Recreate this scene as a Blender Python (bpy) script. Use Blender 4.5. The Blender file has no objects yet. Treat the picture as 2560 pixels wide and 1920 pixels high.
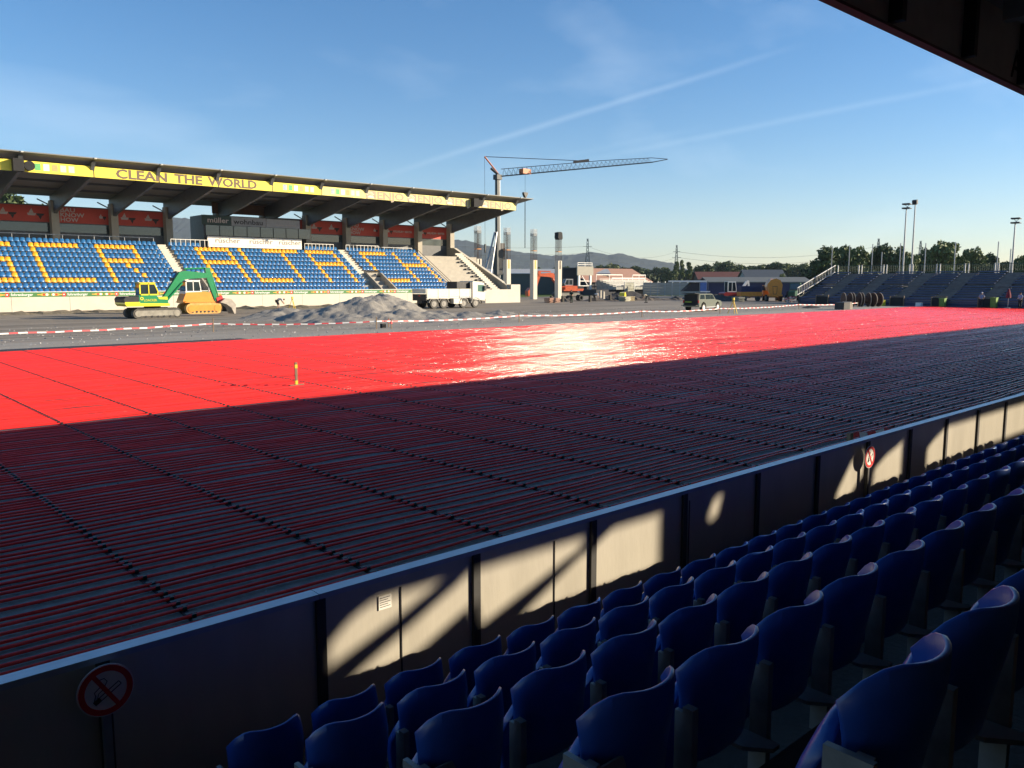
import bpy, math, random
import numpy as np
from mathutils import Vector, Matrix, Euler

R = math.radians
random.seed(7)
rng = np.random.default_rng(7)
scn = bpy.context.scene
col = scn.collection

# ------------------------------------------------------------------ camera
cam_d = bpy.data.cameras.new('camera')
cam = bpy.data.objects.new('camera', cam_d)
col.objects.link(cam)
cam.location = (0, 0, 2.85)
cam.rotation_euler = (R(90 - 7.118), 0, R(47.82 - 90))
cam_d.sensor_width = 36
cam_d.lens = 2050 / 2560 * 36
cam_d.clip_start = 0.05
cam_d.clip_end = 20000
scn.camera = cam

# ------------------------------------------------------------------ light, sky, exposure
SUN = Vector((-0.72, 0.6293, -0.2926)).normalized()      # direction the light travels
sun_d = bpy.data.lights.new('sun', 'SUN')
sun_d.energy = 5.0
sun_d.angle = R(0.5)
sun_d.color = (1.0, 0.84, 0.62)
sun = bpy.data.objects.new('sun', sun_d)
col.objects.link(sun)
sun.rotation_euler = SUN.to_track_quat('-Z', 'Y').to_euler()
sun.location = (60, -60, 40)

world = bpy.data.worlds.new('World')
scn.world = world
world.use_nodes = True
wn = world.node_tree
for n in list(wn.nodes):
    wn.nodes.remove(n)
def wnode(t, **kw):
    n = wn.nodes.new(t)
    for k, v in kw.items():
        setattr(n, k, v)
    return n
wo = wnode('ShaderNodeOutputWorld')
bg = wnode('ShaderNodeBackground')
sky = wnode('ShaderNodeTexSky', sky_type='NISHITA', sun_disc=False)
sky.sun_elevation = math.asin(-SUN.z)
sky.sun_rotation = math.atan2(-SUN.x, -SUN.y)
sky.altitude = 400
sky.air_density = 1.0
sky.dust_density = 0.35
sky.ozone_density = 3.0
bg.inputs['Strength'].default_value = 0.092
wn.links.new(bg.outputs[0], wo.inputs[0])
tc = wnode('ShaderNodeTexCoord')
def wmath(op, a, b=None, c=None, clamp=False):
    n = wnode('ShaderNodeMath', operation=op)
    n.use_clamp = clamp
    for i, v in enumerate((a, b, c)):
        if v is None: continue
        if isinstance(v, (int, float)): n.inputs[i].default_value = v
        else: wn.links.new(v, n.inputs[i])
    return n.outputs[0]
def wdot(v):
    n = wnode('ShaderNodeVectorMath', operation='DOT_PRODUCT')
    wn.links.new(tc.outputs['Generated'], n.inputs[0])
    n.inputs[1].default_value = v
    return n.outputs['Value']
wnoise = wnode('ShaderNodeTexNoise')
wnoise.inputs['Scale'].default_value = 5
wnoise.inputs['Detail'].default_value = 5
wn.links.new(tc.outputs['Generated'], wnoise.inputs['Vector'])
# thin high contrails: great circles across the sky (direction a -> direction b, half width, strength)
total = None
for a, b, wd, st in (
    ((0.5554, 0.8219, 0.1262), (0.8261, 0.5088, 0.2421), 0.0050, 0.085),
    ((0.6197, 0.7754, 0.1214), (0.7914, 0.5872, 0.1698), 0.0040, 0.05),
    ((0.7372, 0.6603, 0.1434), (0.9369, 0.2833, 0.2047), 0.0050, 0.055)):
    A, B = Vector(a).normalized(), Vector(b).normalized()
    nrm = A.cross(B).normalized()
    mid = (A + B).normalized()
    half = math.acos(max(-1, min(1, A.dot(mid))))
    d = wmath('ABSOLUTE', wmath('ADD', wdot(nrm), wmath('MULTIPLY', wmath('SUBTRACT', wnoise.outputs['Fac'], 0.5), 0.006)))
    band = wmath('SUBTRACT', 1.0, wmath('DIVIDE', d, wd), clamp=True)
    along = wmath('MULTIPLY', wmath('SUBTRACT', wdot(mid), math.cos(half * 1.25)), 30.0, clamp=True)
    v = wmath('MULTIPLY', wmath('MULTIPLY', band, along), st)
    total = v if total is None else wmath('ADD', total, v)
wmap = wnode('ShaderNodeMapping')
wmap.inputs['Scale'].default_value = (1.2, 5.0, 9.0)
wmap.inputs['Rotation'].default_value = (0.3, 0.2, 0.6)
wn.links.new(tc.outputs['Generated'], wmap.inputs['Vector'])
wcir = wnode('ShaderNodeTexNoise')
wcir.inputs['Scale'].default_value = 1.6
wcir.inputs['Detail'].default_value = 7
wn.links.new(wmap.outputs[0], wcir.inputs['Vector'])
cir = wmath('MULTIPLY', wmath('SUBTRACT', wcir.outputs['Fac'], 0.54, clamp=True), 0.35)
total = wmath('ADD', total, cir, clamp=True)
wmix = wnode('ShaderNodeMix', data_type='RGBA')
wn.links.new(total, wmix.inputs['Factor'])
whs = wnode('ShaderNodeHueSaturation')
whs.inputs['Saturation'].default_value = 1.26
whs.inputs['Value'].default_value = 1.04
wn.links.new(sky.outputs[0], whs.inputs['Color'])
wtn = wnode('ShaderNodeMix', data_type='RGBA', blend_type='MULTIPLY')
wtn.inputs['Factor'].default_value = 1.0
wtn.inputs['B'].default_value = (1.02, 0.935, 0.96, 1)
wn.links.new(whs.outputs[0], wtn.inputs['A'])
wn.links.new(wtn.outputs['Result'], wmix.inputs['A'])
wmix.inputs['B'].default_value = (8.6, 9.2, 9.6, 1)
wn.links.new(wmix.outputs['Result'], bg.inputs['Color'])

scn.view_settings.view_transform = 'Standard'
scn.view_settings.look = 'None'
scn.view_settings.exposure = 0.95
scn.view_settings.gamma = 1.0
scn.view_settings.use_curve_mapping = False
scn.cycles.max_bounces = 6
scn.cycles.transparent_max_bounces = 12
scn.cycles.volume_bounces = 0
scn.cycles.sample_clamp_indirect = 4.0
scn.cycles.use_denoising = True

# ------------------------------------------------------------------ materials
def lin(r, g, b):
    f = lambda c: (c / 255 / 12.92) if c / 255 <= 0.04045 else ((c / 255 + 0.055) / 1.055) ** 2.4
    return (f(r), f(g), f(b))

MATS = {}
def mat(name, c, rough=0.6, metal=0.0, var=0.12, scale=3.0, bump=0.0, bscale=None, stretch=(1, 1, 1), c2=None, spec=0.5, coat=0.0, trans=0.0, alpha=1.0, island=False, detail=6):
    if name in MATS:
        return MATS[name]
    m = bpy.data.materials.new(name)
    m.use_nodes = True
    nt = m.node_tree
    p = nt.nodes['Principled BSDF']
    p.inputs['Roughness'].default_value = rough
    p.inputs['Metallic'].default_value = metal
    p.inputs['Specular IOR Level'].default_value = spec
    p.inputs['Coat Weight'].default_value = coat
    p.inputs['Transmission Weight'].default_value = trans
    p.inputs['Alpha'].default_value = alpha
    if c2 is None:
        a = tuple(max(0, x * (1 - var)) for x in c); b = tuple(min(1, x * (1 + var)) for x in c)
    else:
        a, b = c, c2
    if island:
        g = nt.nodes.new('ShaderNodeNewGeometry'); fac = g.outputs['Random Per Island']
    else:
        t = nt.nodes.new('ShaderNodeTexCoord')
        mp = nt.nodes.new('ShaderNodeMapping'); mp.inputs['Scale'].default_value = stretch
        nz = nt.nodes.new('ShaderNodeTexNoise'); nz.inputs['Scale'].default_value = scale; nz.inputs['Detail'].default_value = detail; nz.inputs['Roughness'].default_value = 0.6
        nt.links.new(t.outputs['Object'], mp.inputs['Vector']); nt.links.new(mp.outputs[0], nz.inputs['Vector'])
        mr = nt.nodes.new('ShaderNodeMapRange'); mr.inputs['From Min'].default_value = 0.3; mr.inputs['From Max'].default_value = 0.7
        nt.links.new(nz.outputs['Fac'], mr.inputs['Value']); fac = mr.outputs['Result']
    mx = nt.nodes.new('ShaderNodeMix'); mx.data_type = 'RGBA'
    nt.links.new(fac, mx.inputs['Factor'])
    mx.inputs['A'].default_value = (*a, 1); mx.inputs['B'].default_value = (*b, 1)
    nt.links.new(mx.outputs['Result'], p.inputs['Base Color'])
    if bump:
        nb = nt.nodes.new('ShaderNodeTexNoise'); nb.inputs['Scale'].default_value = bscale or scale * 8; nb.inputs['Detail'].default_value = 6
        if not island: nt.links.new(mp.outputs[0], nb.inputs['Vector'])
        bp = nt.nodes.new('ShaderNodeBump'); bp.inputs['Strength'].default_value = bump; bp.inputs['Distance'].default_value = 0.05
        nt.links.new(nb.outputs['Fac'], bp.inputs['Height']); nt.links.new(bp.outputs[0], p.inputs['Normal'])
    MATS[name] = m
    return m

concrete = mat('concrete', (0.42, 0.385, 0.32), 0.85, var=0.10, scale=1.3, bump=0.15, bscale=30)
concrete_white = mat('concrete_pale', (0.62, 0.57, 0.47), 0.85, var=0.06, scale=0.8, bump=0.08, bscale=20)
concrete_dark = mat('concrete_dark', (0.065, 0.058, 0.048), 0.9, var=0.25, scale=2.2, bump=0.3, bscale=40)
grey_steel = mat('galvanised_steel', (0.36, 0.37, 0.38), 0.45, 0.6, var=0.12, scale=8)
grey_paint = mat('grey_painted_steel', (0.10, 0.105, 0.11), 0.55, 0.0, var=0.15, scale=2)
dark_metal = mat('dark_metal', (0.03, 0.03, 0.032), 0.5, 0.2, var=0.3, scale=4)
black = mat('black_rubber', (0.015, 0.015, 0.016), 0.8, var=0.3, scale=6)
roof_metal = mat('roof_sheet', (0.20, 0.20, 0.19), 0.6, 0.1, var=0.15, scale=1.0, stretch=(0.2, 3, 1))
soffit = mat('roof_soffit', (0.17, 0.165, 0.16), 0.8, var=0.12, scale=0.6)
white_paint = mat('white_paint', (0.78, 0.76, 0.70), 0.5, var=0.05, scale=2)
cream_paint = mat('cream_paint', (0.74, 0.70, 0.58), 0.35, var=0.05, scale=1.5, coat=0.3)
glass = mat('dark_glass', (0.03, 0.045, 0.05), 0.06, 0.0, var=0.3, scale=0.7, spec=0.8)
yellow_banner = mat('yellow_banner', (0.93, 0.76, 0.08), 0.6, var=0.04, scale=1)
brown_print = mat('brown_print', (0.16, 0.11, 0.08), 0.7, var=0.1)
red_banner = mat('red_banner', (0.55, 0.06, 0.035), 0.6, var=0.08, scale=0.8)
pale_print = mat('pale_print', (0.50, 0.42, 0.40), 0.7, var=0.05)
black_print = mat('black_print', (0.02, 0.018, 0.018), 0.6, var=0.1)
white_print = mat('white_print', (0.80, 0.80, 0.76), 0.6, var=0.04)
red_print = mat('red_print', (0.62, 0.02, 0.02), 0.5, var=0.05)
green_banner = mat('green_banner', (0.06, 0.20, 0.05), 0.6, var=0.1, scale=1)
blue_print = mat('blue_print', (0.06, 0.22, 0.42), 0.6, var=0.15, scale=6)
green_print = mat('green_print', (0.12, 0.45, 0.16), 0.6, var=0.15, scale=6)
orange_print = mat('orange_print', (0.78, 0.38, 0.14), 0.6, var=0.1, scale=6)
cream_print = mat('cream_print', (0.85, 0.82, 0.52), 0.6, var=0.05)
amber_print = mat('amber_print', (0.75, 0.42, 0.05), 0.6, var=0.1)
wood = mat('weathered_wood', (0.22, 0.15, 0.09), 0.8, var=0.3, scale=5, stretch=(1, 1, 0.2), bump=0.2)
far_blue = mat('blue_seat_plastic', (0.030, 0.145, 0.36), 0.32, var=0.10, scale=2, coat=0.15)
far_orange = mat('orange_seat_plastic', (0.86, 0.40, 0.03), 0.34, var=0.06, scale=2, coat=0.15)

# ------------------------------------------------------------------ mesh helpers
class MB:
    def __init__(s):
        s.v = []; s.f = []; s.m = []
    def add(s, vs, fs, mi=0):
        k = len(s.v); s.v.extend(tuple(map(float, p)) for p in vs)
        s.f.extend(tuple(i + k for i in f) for f in fs); s.m.extend([mi] * len(fs)); return s
    def box(s, x0, x1, y0, y1, z0, z1, mi=0):
        return s.add([(x0, y0, z0), (x1, y0, z0), (x1, y1, z0), (x0, y1, z0), (x0, y0, z1), (x1, y0, z1), (x1, y1, z1), (x0, y1, z1)],
                     [(0, 3, 2, 1), (4, 5, 6, 7), (0, 1, 5, 4), (1, 2, 6, 5), (2, 3, 7, 6), (3, 0, 4, 7)], mi)
    def bar(s, p, q, w, h=None, mi=0):
        h = h or w; p, q = Vector(p), Vector(q); d = (q - p).normalized()
        up = Vector((0, 0, 1)) if abs(d.z) < 0.95 else Vector((0, 1, 0))
        a = d.cross(up).normalized() * w / 2; b = a.cross(d).normalized() * h / 2
        vs = [p - a - b, p + a - b, p + a + b, p - a + b, q - a - b, q + a - b, q + a + b, q - a + b]
        return s.add(vs, [(3, 2, 1, 0), (4, 5, 6, 7), (0, 1, 5, 4), (1, 2, 6, 5), (2, 3, 7, 6), (3, 0, 4, 7)], mi)
    def tube(s, pts, r, n=6, mi=0, caps=True):
        pts = [Vector(p) for p in pts]; rs = r if isinstance(r, (list, tuple)) else [r] * len(pts)
        vs = []; pa = None
        for i, p in enumerate(pts):
            d = (pts[min(i + 1, len(pts) - 1)] - pts[max(i - 1, 0)]).normalized()
            if pa is None:
                up = Vector((0, 0, 1)) if abs(d.z) < 0.9 else Vector((1, 0, 0))
                a = d.cross(up).normalized()
            else:
                a = (pa - d * pa.dot(d)).normalized()
            pa = a; b = d.cross(a)
            for k in range(n):
                t = 2 * math.pi * k / n
                vs.append(p + (a * math.cos(t) + b * math.sin(t)) * rs[i])
        fs = [(i * n + k, i * n + (k + 1) % n, (i + 1) * n + (k + 1) % n, (i + 1) * n + k) for i in range(len(pts) - 1) for k in range(n)]
        if caps:
            fs.append(tuple(range(n))[::-1]); fs.append(tuple((len(pts) - 1) * n + k for k in range(n)))
        return s.add(vs, fs, mi)
    def prism(s, poly, axis, a, b, mi=0):
        n = len(poly)
        mk = {'y': lambda u, w, t: (u, t, w), 'x': lambda u, w, t: (t, u, w), 'z': lambda u, w, t: (u, w, t)}[axis]
        vs = [mk(u, w, a) for u, w in poly] + [mk(u, w, b) for u, w in poly]
        fs = [tuple(range(n)), tuple(range(2 * n - 1, n - 1, -1))] + [(i, i + n, (i + 1) % n + n, (i + 1) % n) for i in range(n)]
        return s.add(vs, fs, mi)
    def disc(s, c, r, axis, t, n=20, mi=0, sx=1.0):
        """a flat solid disc of thickness t centred at c with its axis along 'x','y' or 'z'"""
        poly = [(r * sx * math.cos(2 * math.pi * k / n), r * math.sin(2 * math.pi * k / n)) for k in range(n)]
        if axis == 'y': return s.prism([(c[0] + u, c[2] + w) for u, w in poly], 'y', c[1] - t / 2, c[1] + t / 2, mi)
        if axis == 'x': return s.prism([(c[1] + u, c[2] + w) for u, w in poly], 'x', c[0] - t / 2, c[0] + t / 2, mi)
        return s.prism([(c[0] + u, c[1] + w) for u, w in poly], 'z', c[2] - t / 2, c[2] + t / 2, mi)
    def ring(s, c, r0, r1, axis, t, n=24, mi=0):
        vs = []; fs = []
        for k in range(n):
            a = 2 * math.pi * k / n
            for r in (r0, r1):
                for d in (-t / 2, t / 2):
                    u, w = r * math.cos(a), r * math.sin(a)
                    vs.append({'y': (c[0] + u, c[1] + d, c[2] + w), 'x': (c[0] + d, c[1] + u, c[2] + w), 'z': (c[0] + u, c[1] + w, c[2] + d)}[axis])
        for k in range(n):
            i, j = 4 * k, 4 * ((k + 1) % n)
            fs += [(i, j, j + 2, i + 2), (i + 1, i + 3, j + 3, j + 1), (i + 2, j + 2, j + 3, i + 3), (i, i + 1, j + 1, j)]
        return s.add(vs, fs, mi)
    def mesh(s, name, mats, smooth=False):
        me = bpy.data.meshes.new(name)
        me.from_pydata(s.v, [], s.f)
        for m in (mats if isinstance(mats, (list, tuple)) else [mats]): me.materials.append(m)
        if len(me.materials) > 1: me.polygons.foreach_set('material_index', s.m)
        if smooth: me.polygons.foreach_set('use_smooth', [True] * len(me.polygons))
        me.update()
        return me
    def build(s, name, mats, parent=None, smooth=False, world=False):
        return put(name, s.mesh(name, mats, smooth), parent, world)

def put(name, data, parent=None, world=False):
    o = bpy.data.objects.new(name, data); col.objects.link(o)
    if parent is not None:
        o.parent = parent
        if world: o.location = -parent.location       # the mesh is in world coordinates
    return o
def tag(o, label, cat, group=None, kind=None):
    o['label'] = label; o['category'] = cat
    if group: o['group'] = group
    if kind: o['kind'] = kind
    return o
def thing(name, label, cat, loc=(0, 0, 0), rotz=0.0, group=None):
    o = bpy.data.objects.new(name, None); col.objects.link(o)
    o.empty_display_size = 0.3
    o.location = loc; o.rotation_euler = (0, 0, rotz)
    return tag(o, label, cat, group)
def structure(o):
    o['kind'] = 'structure'; return o
def copy_tree(o, parent=None):
    c = o.copy(); col.objects.link(c); c.parent = parent
    for ch in list(o.children): copy_tree(ch, c)
    return c
def text(name, body, loc, size, m, parent, width=None, rot=(R(90), 0, 0), bold=0.0, world=False, align='LEFT'):
    cu = bpy.data.curves.new(name, 'FONT'); cu.body = body; cu.size = size; cu.extrude = 0.004; cu.offset = bold; cu.align_x = align
    cu.resolution_u = 2
    t = bpy.data.objects.new(name, cu); col.objects.link(t)
    bpy.context.view_layer.update()
    me = bpy.data.meshes.new_from_object(t.evaluated_get(bpy.context.evaluated_depsgraph_get()))
    sx_ = 1.0 if not width else width / max(0.01, t.dimensions.x)
    bpy.data.objects.remove(t); bpy.data.curves.remove(cu)
    me.materials.clear(); me.materials.append(m)
    me.transform(Matrix.Diagonal((sx_, 1, 1, 1)))
    o = bpy.data.objects.new(name, me); col.objects.link(o)
    o.rotation_euler = rot
    loc = Vector(loc)
    if parent is not None:
        o.parent = parent
        if world: loc = loc - parent.location
    o.location = loc
    return o
NTH = ['first', 'second', 'third', 'fourth', 'fifth', 'sixth', 'seventh', 'eighth', 'ninth', 'tenth', 'eleventh', 'twelfth', 'thirteenth', 'fourteenth', 'fifteenth', 'sixteenth', 'seventeenth', 'eighteenth', 'nineteenth', 'twentieth']
def nth(i):   # i from 0
    if i < 20: return NTH[i]
    t, u = divmod(i + 1, 10); tens = {2: 'twenty', 3: 'thirty', 4: 'forty', 5: 'fifty'}[t]
    return ({2: 'twentieth', 3: 'thirtieth', 4: 'fortieth', 5: 'fiftieth'}[t]) if u == 0 else tens + '-' + NTH[u - 1]

# ================================================================== GROUND
def ground_material():
    m = bpy.data.materials.new('ground_mix'); m.use_nodes = True
    nt = m.node_tree; p = nt.nodes['Principled BSDF']; L = nt.links.new
    N = nt.nodes.new
    g = N('ShaderNodeNewGeometry'); sx = N('ShaderNodeSeparateXYZ'); L(g.outputs['Position'], sx.inputs[0])
    def mth(op, a, b=None, clamp=False):
        n = N('ShaderNodeMath'); n.operation = op; n.use_clamp = clamp
        for i, v in enumerate((a, b)):
            if v is None: continue
            if isinstance(v, (int, float)): n.inputs[i].default_value = v
            else: L(v, n.inputs[i])
        return n.outputs[0]
    def noise(scale, stretch=(1, 1, 1), detail=8, rough=0.6):
        mp = N('ShaderNodeMapping'); mp.inputs['Scale'].default_value = stretch; L(g.outputs['Position'], mp.inputs['Vector'])
        n = N('ShaderNodeTexNoise'); n.inputs['Scale'].default_value = scale; n.inputs['Detail'].default_value = detail; n.inputs['Roughness'].default_value = rough
        L(mp.outputs[0], n.inputs['Vector']); return n.outputs['Fac']
    def mix(f, a, b):
        n = N('ShaderNodeMix'); n.data_type = 'RGBA'
        if isinstance(f, (int, float)): n.inputs['Factor'].default_value = f
        else: L(f, n.inputs['Factor'])
        for k, v in (('A', a), ('B', b)):
            if isinstance(v, tuple): n.inputs[k].default_value = (*v, 1)
            else: L(v, n.inputs[k])
        return n.outputs['Result']
    def ramp(v, lo, hi):
        n = N('ShaderNodeMapRange'); n.inputs['From Min'].default_value = lo; n.inputs['From Max'].default_value = hi; L(v, n.inputs['Value']); return n.outputs['Result']
    grit = noise(9, detail=10, rough=0.75)
    patch = noise(0.22, (0.35, 1.3, 1), detail=7)
    gravel = mix(ramp(grit, 0.32, 0.68), (0.25, 0.24, 0.215), (0.47, 0.445, 0.385))
    gravel = mix(mth('MULTIPLY', ramp(patch, 0.42, 0.62), 0.45), gravel, (0.34, 0.29, 0.225))
    tracks = noise(1.1, (0.03, 1.0, 1), detail=5)
    far_y = ramp(sx.outputs['Y'], 40.0, 50.0)
    gravel = mix(mth('MULTIPLY', far_y, 0.75), gravel, mix(ramp(noise(0.6, (0.08, 1, 1)), 0.35, 0.65), (0.17, 0.145, 0.115), (0.33, 0.285, 0.225)))
    gravel = mix(mth('MULTIPLY', mth('MULTIPLY', ramp(tracks, 0.5, 0.62), far_y), 0.6), gravel, (0.11, 0.095, 0.075))
    bed = mth('MULTIPLY', mth('SUBTRACT', 1.0, ramp(mth('ADD', sx.outputs['Y'], mth('MULTIPLY', noise(0.5), 0.6)), 38.9, 39.4)), ramp(sx.outputs['X'], -30, -29), clamp=True)
    sand = mix(ramp(grit, 0.30, 0.70), (0.13, 0.12, 0.108), (0.30, 0.275, 0.235))
    sand = mix(mth('MULTIPLY', ramp(noise(0.5, (0.3, 1, 1)), 0.5, 0.68), 0.5), sand, (0.34, 0.32, 0.29))
    gravel = mix(bed, gravel, sand)
    grass = mix(ramp(noise(0.05, detail=6), 0.35, 0.65), (0.05, 0.095, 0.02), (0.13, 0.17, 0.045))
    # the building site is gravel, the fields beyond are grass
    e = mth('MULTIPLY', mth('SUBTRACT', noise(0.08, detail=3), 0.5), 14)
    fx = ramp(mth('ADD', sx.outputs['X'], e), 134, 137)
    fy = ramp(mth('ADD', sx.outputs['Y'], e), 111, 114)
    fx2 = ramp(mth('MULTIPLY', sx.outputs['X'], -1.0), 58, 60)
    f = mth('MAXIMUM', mth('MAXIMUM', fx, fy), fx2, clamp=True)
    L(mix(f, gravel, grass), p.inputs['Base Color'])
    p.inputs['Roughness'].default_value = 0.95
    p.inputs['Specular IOR Level'].default_value = 0.2
    b = N('ShaderNodeBump'); b.inputs['Strength'].default_value = 0.55; b.inputs['Distance'].default_value = 0.04
    hgt = mth('ADD', mth('MULTIPLY', noise(22, detail=6, rough=0.7), 0.5), mth('MULTIPLY', noise(1.4, (0.25, 1, 1), detail=6), 1.6))
    L(hgt, b.inputs['Height']); L(b.outputs[0], p.inputs['Normal'])
    return m
G = MB()
E0 = 9000
def gq(x0, x1, y0, y1): G.add([(x0, y0, 0), (x1, y0, 0), (x1, y1, 0), (x0, y1, 0)], [(0, 1, 2, 3)])
gq(-E0, E0, 4.96, E0); gq(-E0, E0, -E0, -5.7); gq(-E0, -60, -5.7, 4.96); gq(150, E0, -5.7, 4.96)
structure(G.build('ground', ground_material()))

# loose stones scattered over the bare ground beside the pipes
stone_mat = mat('stones', (0.10, 0.10, 0.10), 0.9, c2=(0.55, 0.53, 0.50), island=True)
S = MB()
for i in range(5200):
    if i < 3000:
        x = random.uniform(-1, 26); y = random.uniform(5.3, 17)
        r = random.uniform(0.006, 0.016) * (1 + y / 25)
    else:
        x = random.uniform(6, 95); y = random.uniform(38.6, 58); r = random.uniform(0.02, 0.07)
    a = random.uniform(0, 6.28)
    vs = [(x + r * math.cos(a + k * 2.094) * random.uniform(.7, 1.2), y + r * math.sin(a + k * 2.094) * random.uniform(.7, 1.2), -0.002) for k in range(3)]
    S.add(vs + [(x, y, r * random.uniform(.6, 1.1))], [(0, 1, 3), (1, 2, 3), (2, 0, 3)])
o = S.build('gravel', stone_mat)
tag(o, 'loose grey stones strewn over the sand bed between and beyond the red pipes', 'gravel', kind='stuff')

# ================================================================== HEATING PIPES
pipe_mat = mat('red_heating_pipe', (0.74, 0.034, 0.028), 0.13, var=0.16, scale=0.5, stretch=(0.4, 6, 1), spec=0.42, bump=0.7, bscale=3.0)
rail_mat = mat('clip_rail_plastic', (0.012, 0.012, 0.014), 0.5, var=0.3)
field = thing('heating_pipe_field', 'long parallel red heating pipes laid in rows on the grey sand pitch', 'heating pipes', (45, 22, 0))
PX0, PX1, STEP = -9.0, 98.3, 1.725
clips = np.arange(4.20 - STEP * 8, PX1, STEP)
xs = np.sort(np.concatenate([clips, clips + STEP / 2]))
xs = np.concatenate([[PX0], xs[(xs > PX0 + .1) & (xs < PX1 - .1)], [PX1]])
nx = len(xs)
ys = []
y = 6.62
while y < 38.35:
    ys.append(y)
    y += 0.172 * random.uniform(0.80, 1.20) + (0.09 if random.random() < 0.06 else 0)
ny = len(ys)
base = rng.normal(0, 1, (ny + 8, nx + 8))
k = np.array([1, 4, 6, 4, 1]) / 16.0
def blur(a, axis): return np.apply_along_axis(lambda r: np.convolve(r, k, mode='same'), axis, a)
slow = blur(blur(blur(blur(base, 0), 0), 1), 1)[4:-4, 4:-4]
slow = slow / slow.std() * 0.034
own = rng.normal(0, 1, (ny, nx + 60))
own = np.apply_along_axis(lambda r: np.convolve(r, np.hanning(19), mode='same'), 1, own)[:, 30:30 + nx]
slow = slow + own / own.std() * 0.014
fine = blur(rng.normal(0, 1, (ny, nx + 8)), 1)[:, 4:-4]
fine = fine / fine.std() * 0.015
r0 = 0.0172
NS = 6
clip_y = {round(float(x), 3): [] for x in clips}
for i, y0 in enumerate(ys):
    pts = []
    for j, x in enumerate(xs):
        on_clip = abs((x - clips[0]) / STEP - round((x - clips[0]) / STEP)) < 0.1
        yy = y0 + slow[i, j] + fine[i, j] * (0.5 if on_clip else 1.5)
        zz = 0.030 + (0.0 if on_clip else abs(fine[i, j]) * 0.5 - 0.006)
        pts.append((x, yy, zz))
        if on_clip and round(float(x), 3) in clip_y: clip_y[round(float(x), 3)].append(yy)
    M_ = MB()
    vs = [(x, yy + r0 * math.cos(2 * math.pi * (q + .5) / NS), zz + r0 * math.sin(2 * math.pi * (q + .5) / NS)) for x, yy, zz in pts for q in range(NS)]
    fs = [(a * NS + q, (a + 1) * NS + q, (a + 1) * NS + (q + 1) % NS, a * NS + (q + 1) % NS) for a in range(nx - 1) for q in range(NS)]
    M_.add(vs, fs)
    M_.build('pipe', pipe_mat, field, smooth=True, world=True)
for x in clips:
    if x < -4: continue
    M_ = MB()
    n = 12
    for q in range(n):
        ya, yb = 6.45 + (38.6 - 6.45) * q / n, 6.45 + (38.6 - 6.45) * (q + 1) / n
        dx = random.uniform(-.02, .02)
        M_.box(x - .030 + dx, x + .030 + dx, ya, yb, 0.003, 0.013)
    for y0 in clip_y[round(float(x), 3)]:                  # the clips that hold each pipe
        M_.box(x - .045, x + .045, y0 + .030, y0 + .075, 0.012, 0.040)
        M_.box(x - .018, x + .018, y0 - .030, y0 - .019, 0.012, 0.052)
        M_.box(x - .006, x + .006, y0 - .022, y0 + .022, 0.0475, 0.0500)
    M_.build('clip_rail', rail_mat, field, world=True)
# dark collector pipe and strip along the far edge of the pipes
o = MB().bar((-6, 39.25, 0.02), (17.5, 39.15, 0.02), 0.9, 0.03).build('black_foil_strip', dark_metal)
tag(o, 'black foil strip lying on the ground along the far edge of the red pipes', 'foil strip')

# yellow and grey survey stake standing in the pipes
st = thing('marker_stake', 'yellow striped wooden marker stake standing upright among the red pipes', 'stake', (10.6, 20.5, 0))
y_mat = mat('stake_yellow', (0.75, 0.50, 0.02), 0.6)
MB().box(-.035, .035, -.02, .02, 0, .66).build('post', wood, st)
MB().box(-.038, .038, -.023, .023, .5, .60).build('yellow_band', y_mat, st)
MB().box(-.038, .038, -.023, .023, .03, .16).build('yellow_band', y_mat, st)
MB().box(-.20, .22, -.03, .03, .031, .055).build('foot_board', wood, st)

# ================================================================== NEAR STAND (camera stands here)
ns = thing('near_grandstand', 'dark covered grandstand with blue seats in the foreground, roof edge at top right', 'grandstand', (8, 0, -0.3))
TR = lambda j: (3.98 - 0.8 * j, -0.29 + 0.365 * j)        # back line and tread height of row j
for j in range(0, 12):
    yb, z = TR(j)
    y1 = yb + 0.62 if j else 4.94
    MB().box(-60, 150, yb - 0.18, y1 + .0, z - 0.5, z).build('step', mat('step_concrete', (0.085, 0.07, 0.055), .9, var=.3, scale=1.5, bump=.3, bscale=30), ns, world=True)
def X2(x): return x + 11.33          # wall shadow -> rear plane
def Z2(z): return z + 4.60
rear = mat('stand_render', (0.42, 0.40, 0.36), 0.9, var=0.1)
MB().box(-60, 150, -5.66, -5.0, -0.3, Z2(0.015)).build('rear_wall', rear, ns, world=True)
MB().box(-60, 150, -5.05, -4.95, Z2(0.57), 6.35).build('lintel', rear, ns, world=True)
def piece(name, poly): MB().prism([(X2(a), Z2(b)) for a, b in poly], 'y', -5.04, -4.96).build(name, rear, ns, world=True)  # unseen screen pieces, outlines shaped to throw sun patches on the front wall
piece('sun_mask_panel', [(-60, -.3), (.93, -.3), (.93, .6), (-60, .6)])
piece('sun_mask_panel', [(1.33, -.3), (2.66, -.3), (2.66, .6), (1.33, .6)])
piece('sun_mask_panel', [(.93, -.3), (1.33, -.3), (1.33, .33), (.93, .33)])
for q in range(4): piece('sign_light_slat', [(.965 + .10 * q, .32), (1.032 + .10 * q, .32), (1.032 + .10 * q, .6), (.965 + .10 * q, .6)])  # slots added to let some sun reach the near sign
piece('brace', [(2.6, -.12), (2.6, .13), (3.32, .39), (3.95, .66), (4.1, .66), (3.84, .47), (2.95, .06)])  # added brace outlines follow the dark bars between the sun patches
piece('brace', [(2.6, .25), (2.85, .45), (3.15, .58), (2.6, .58)])
piece('brace', [(3.96, .27), (3.25, -.05), (3.3, -.25), (4.08, -.25), (4.08, .0)])
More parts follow.
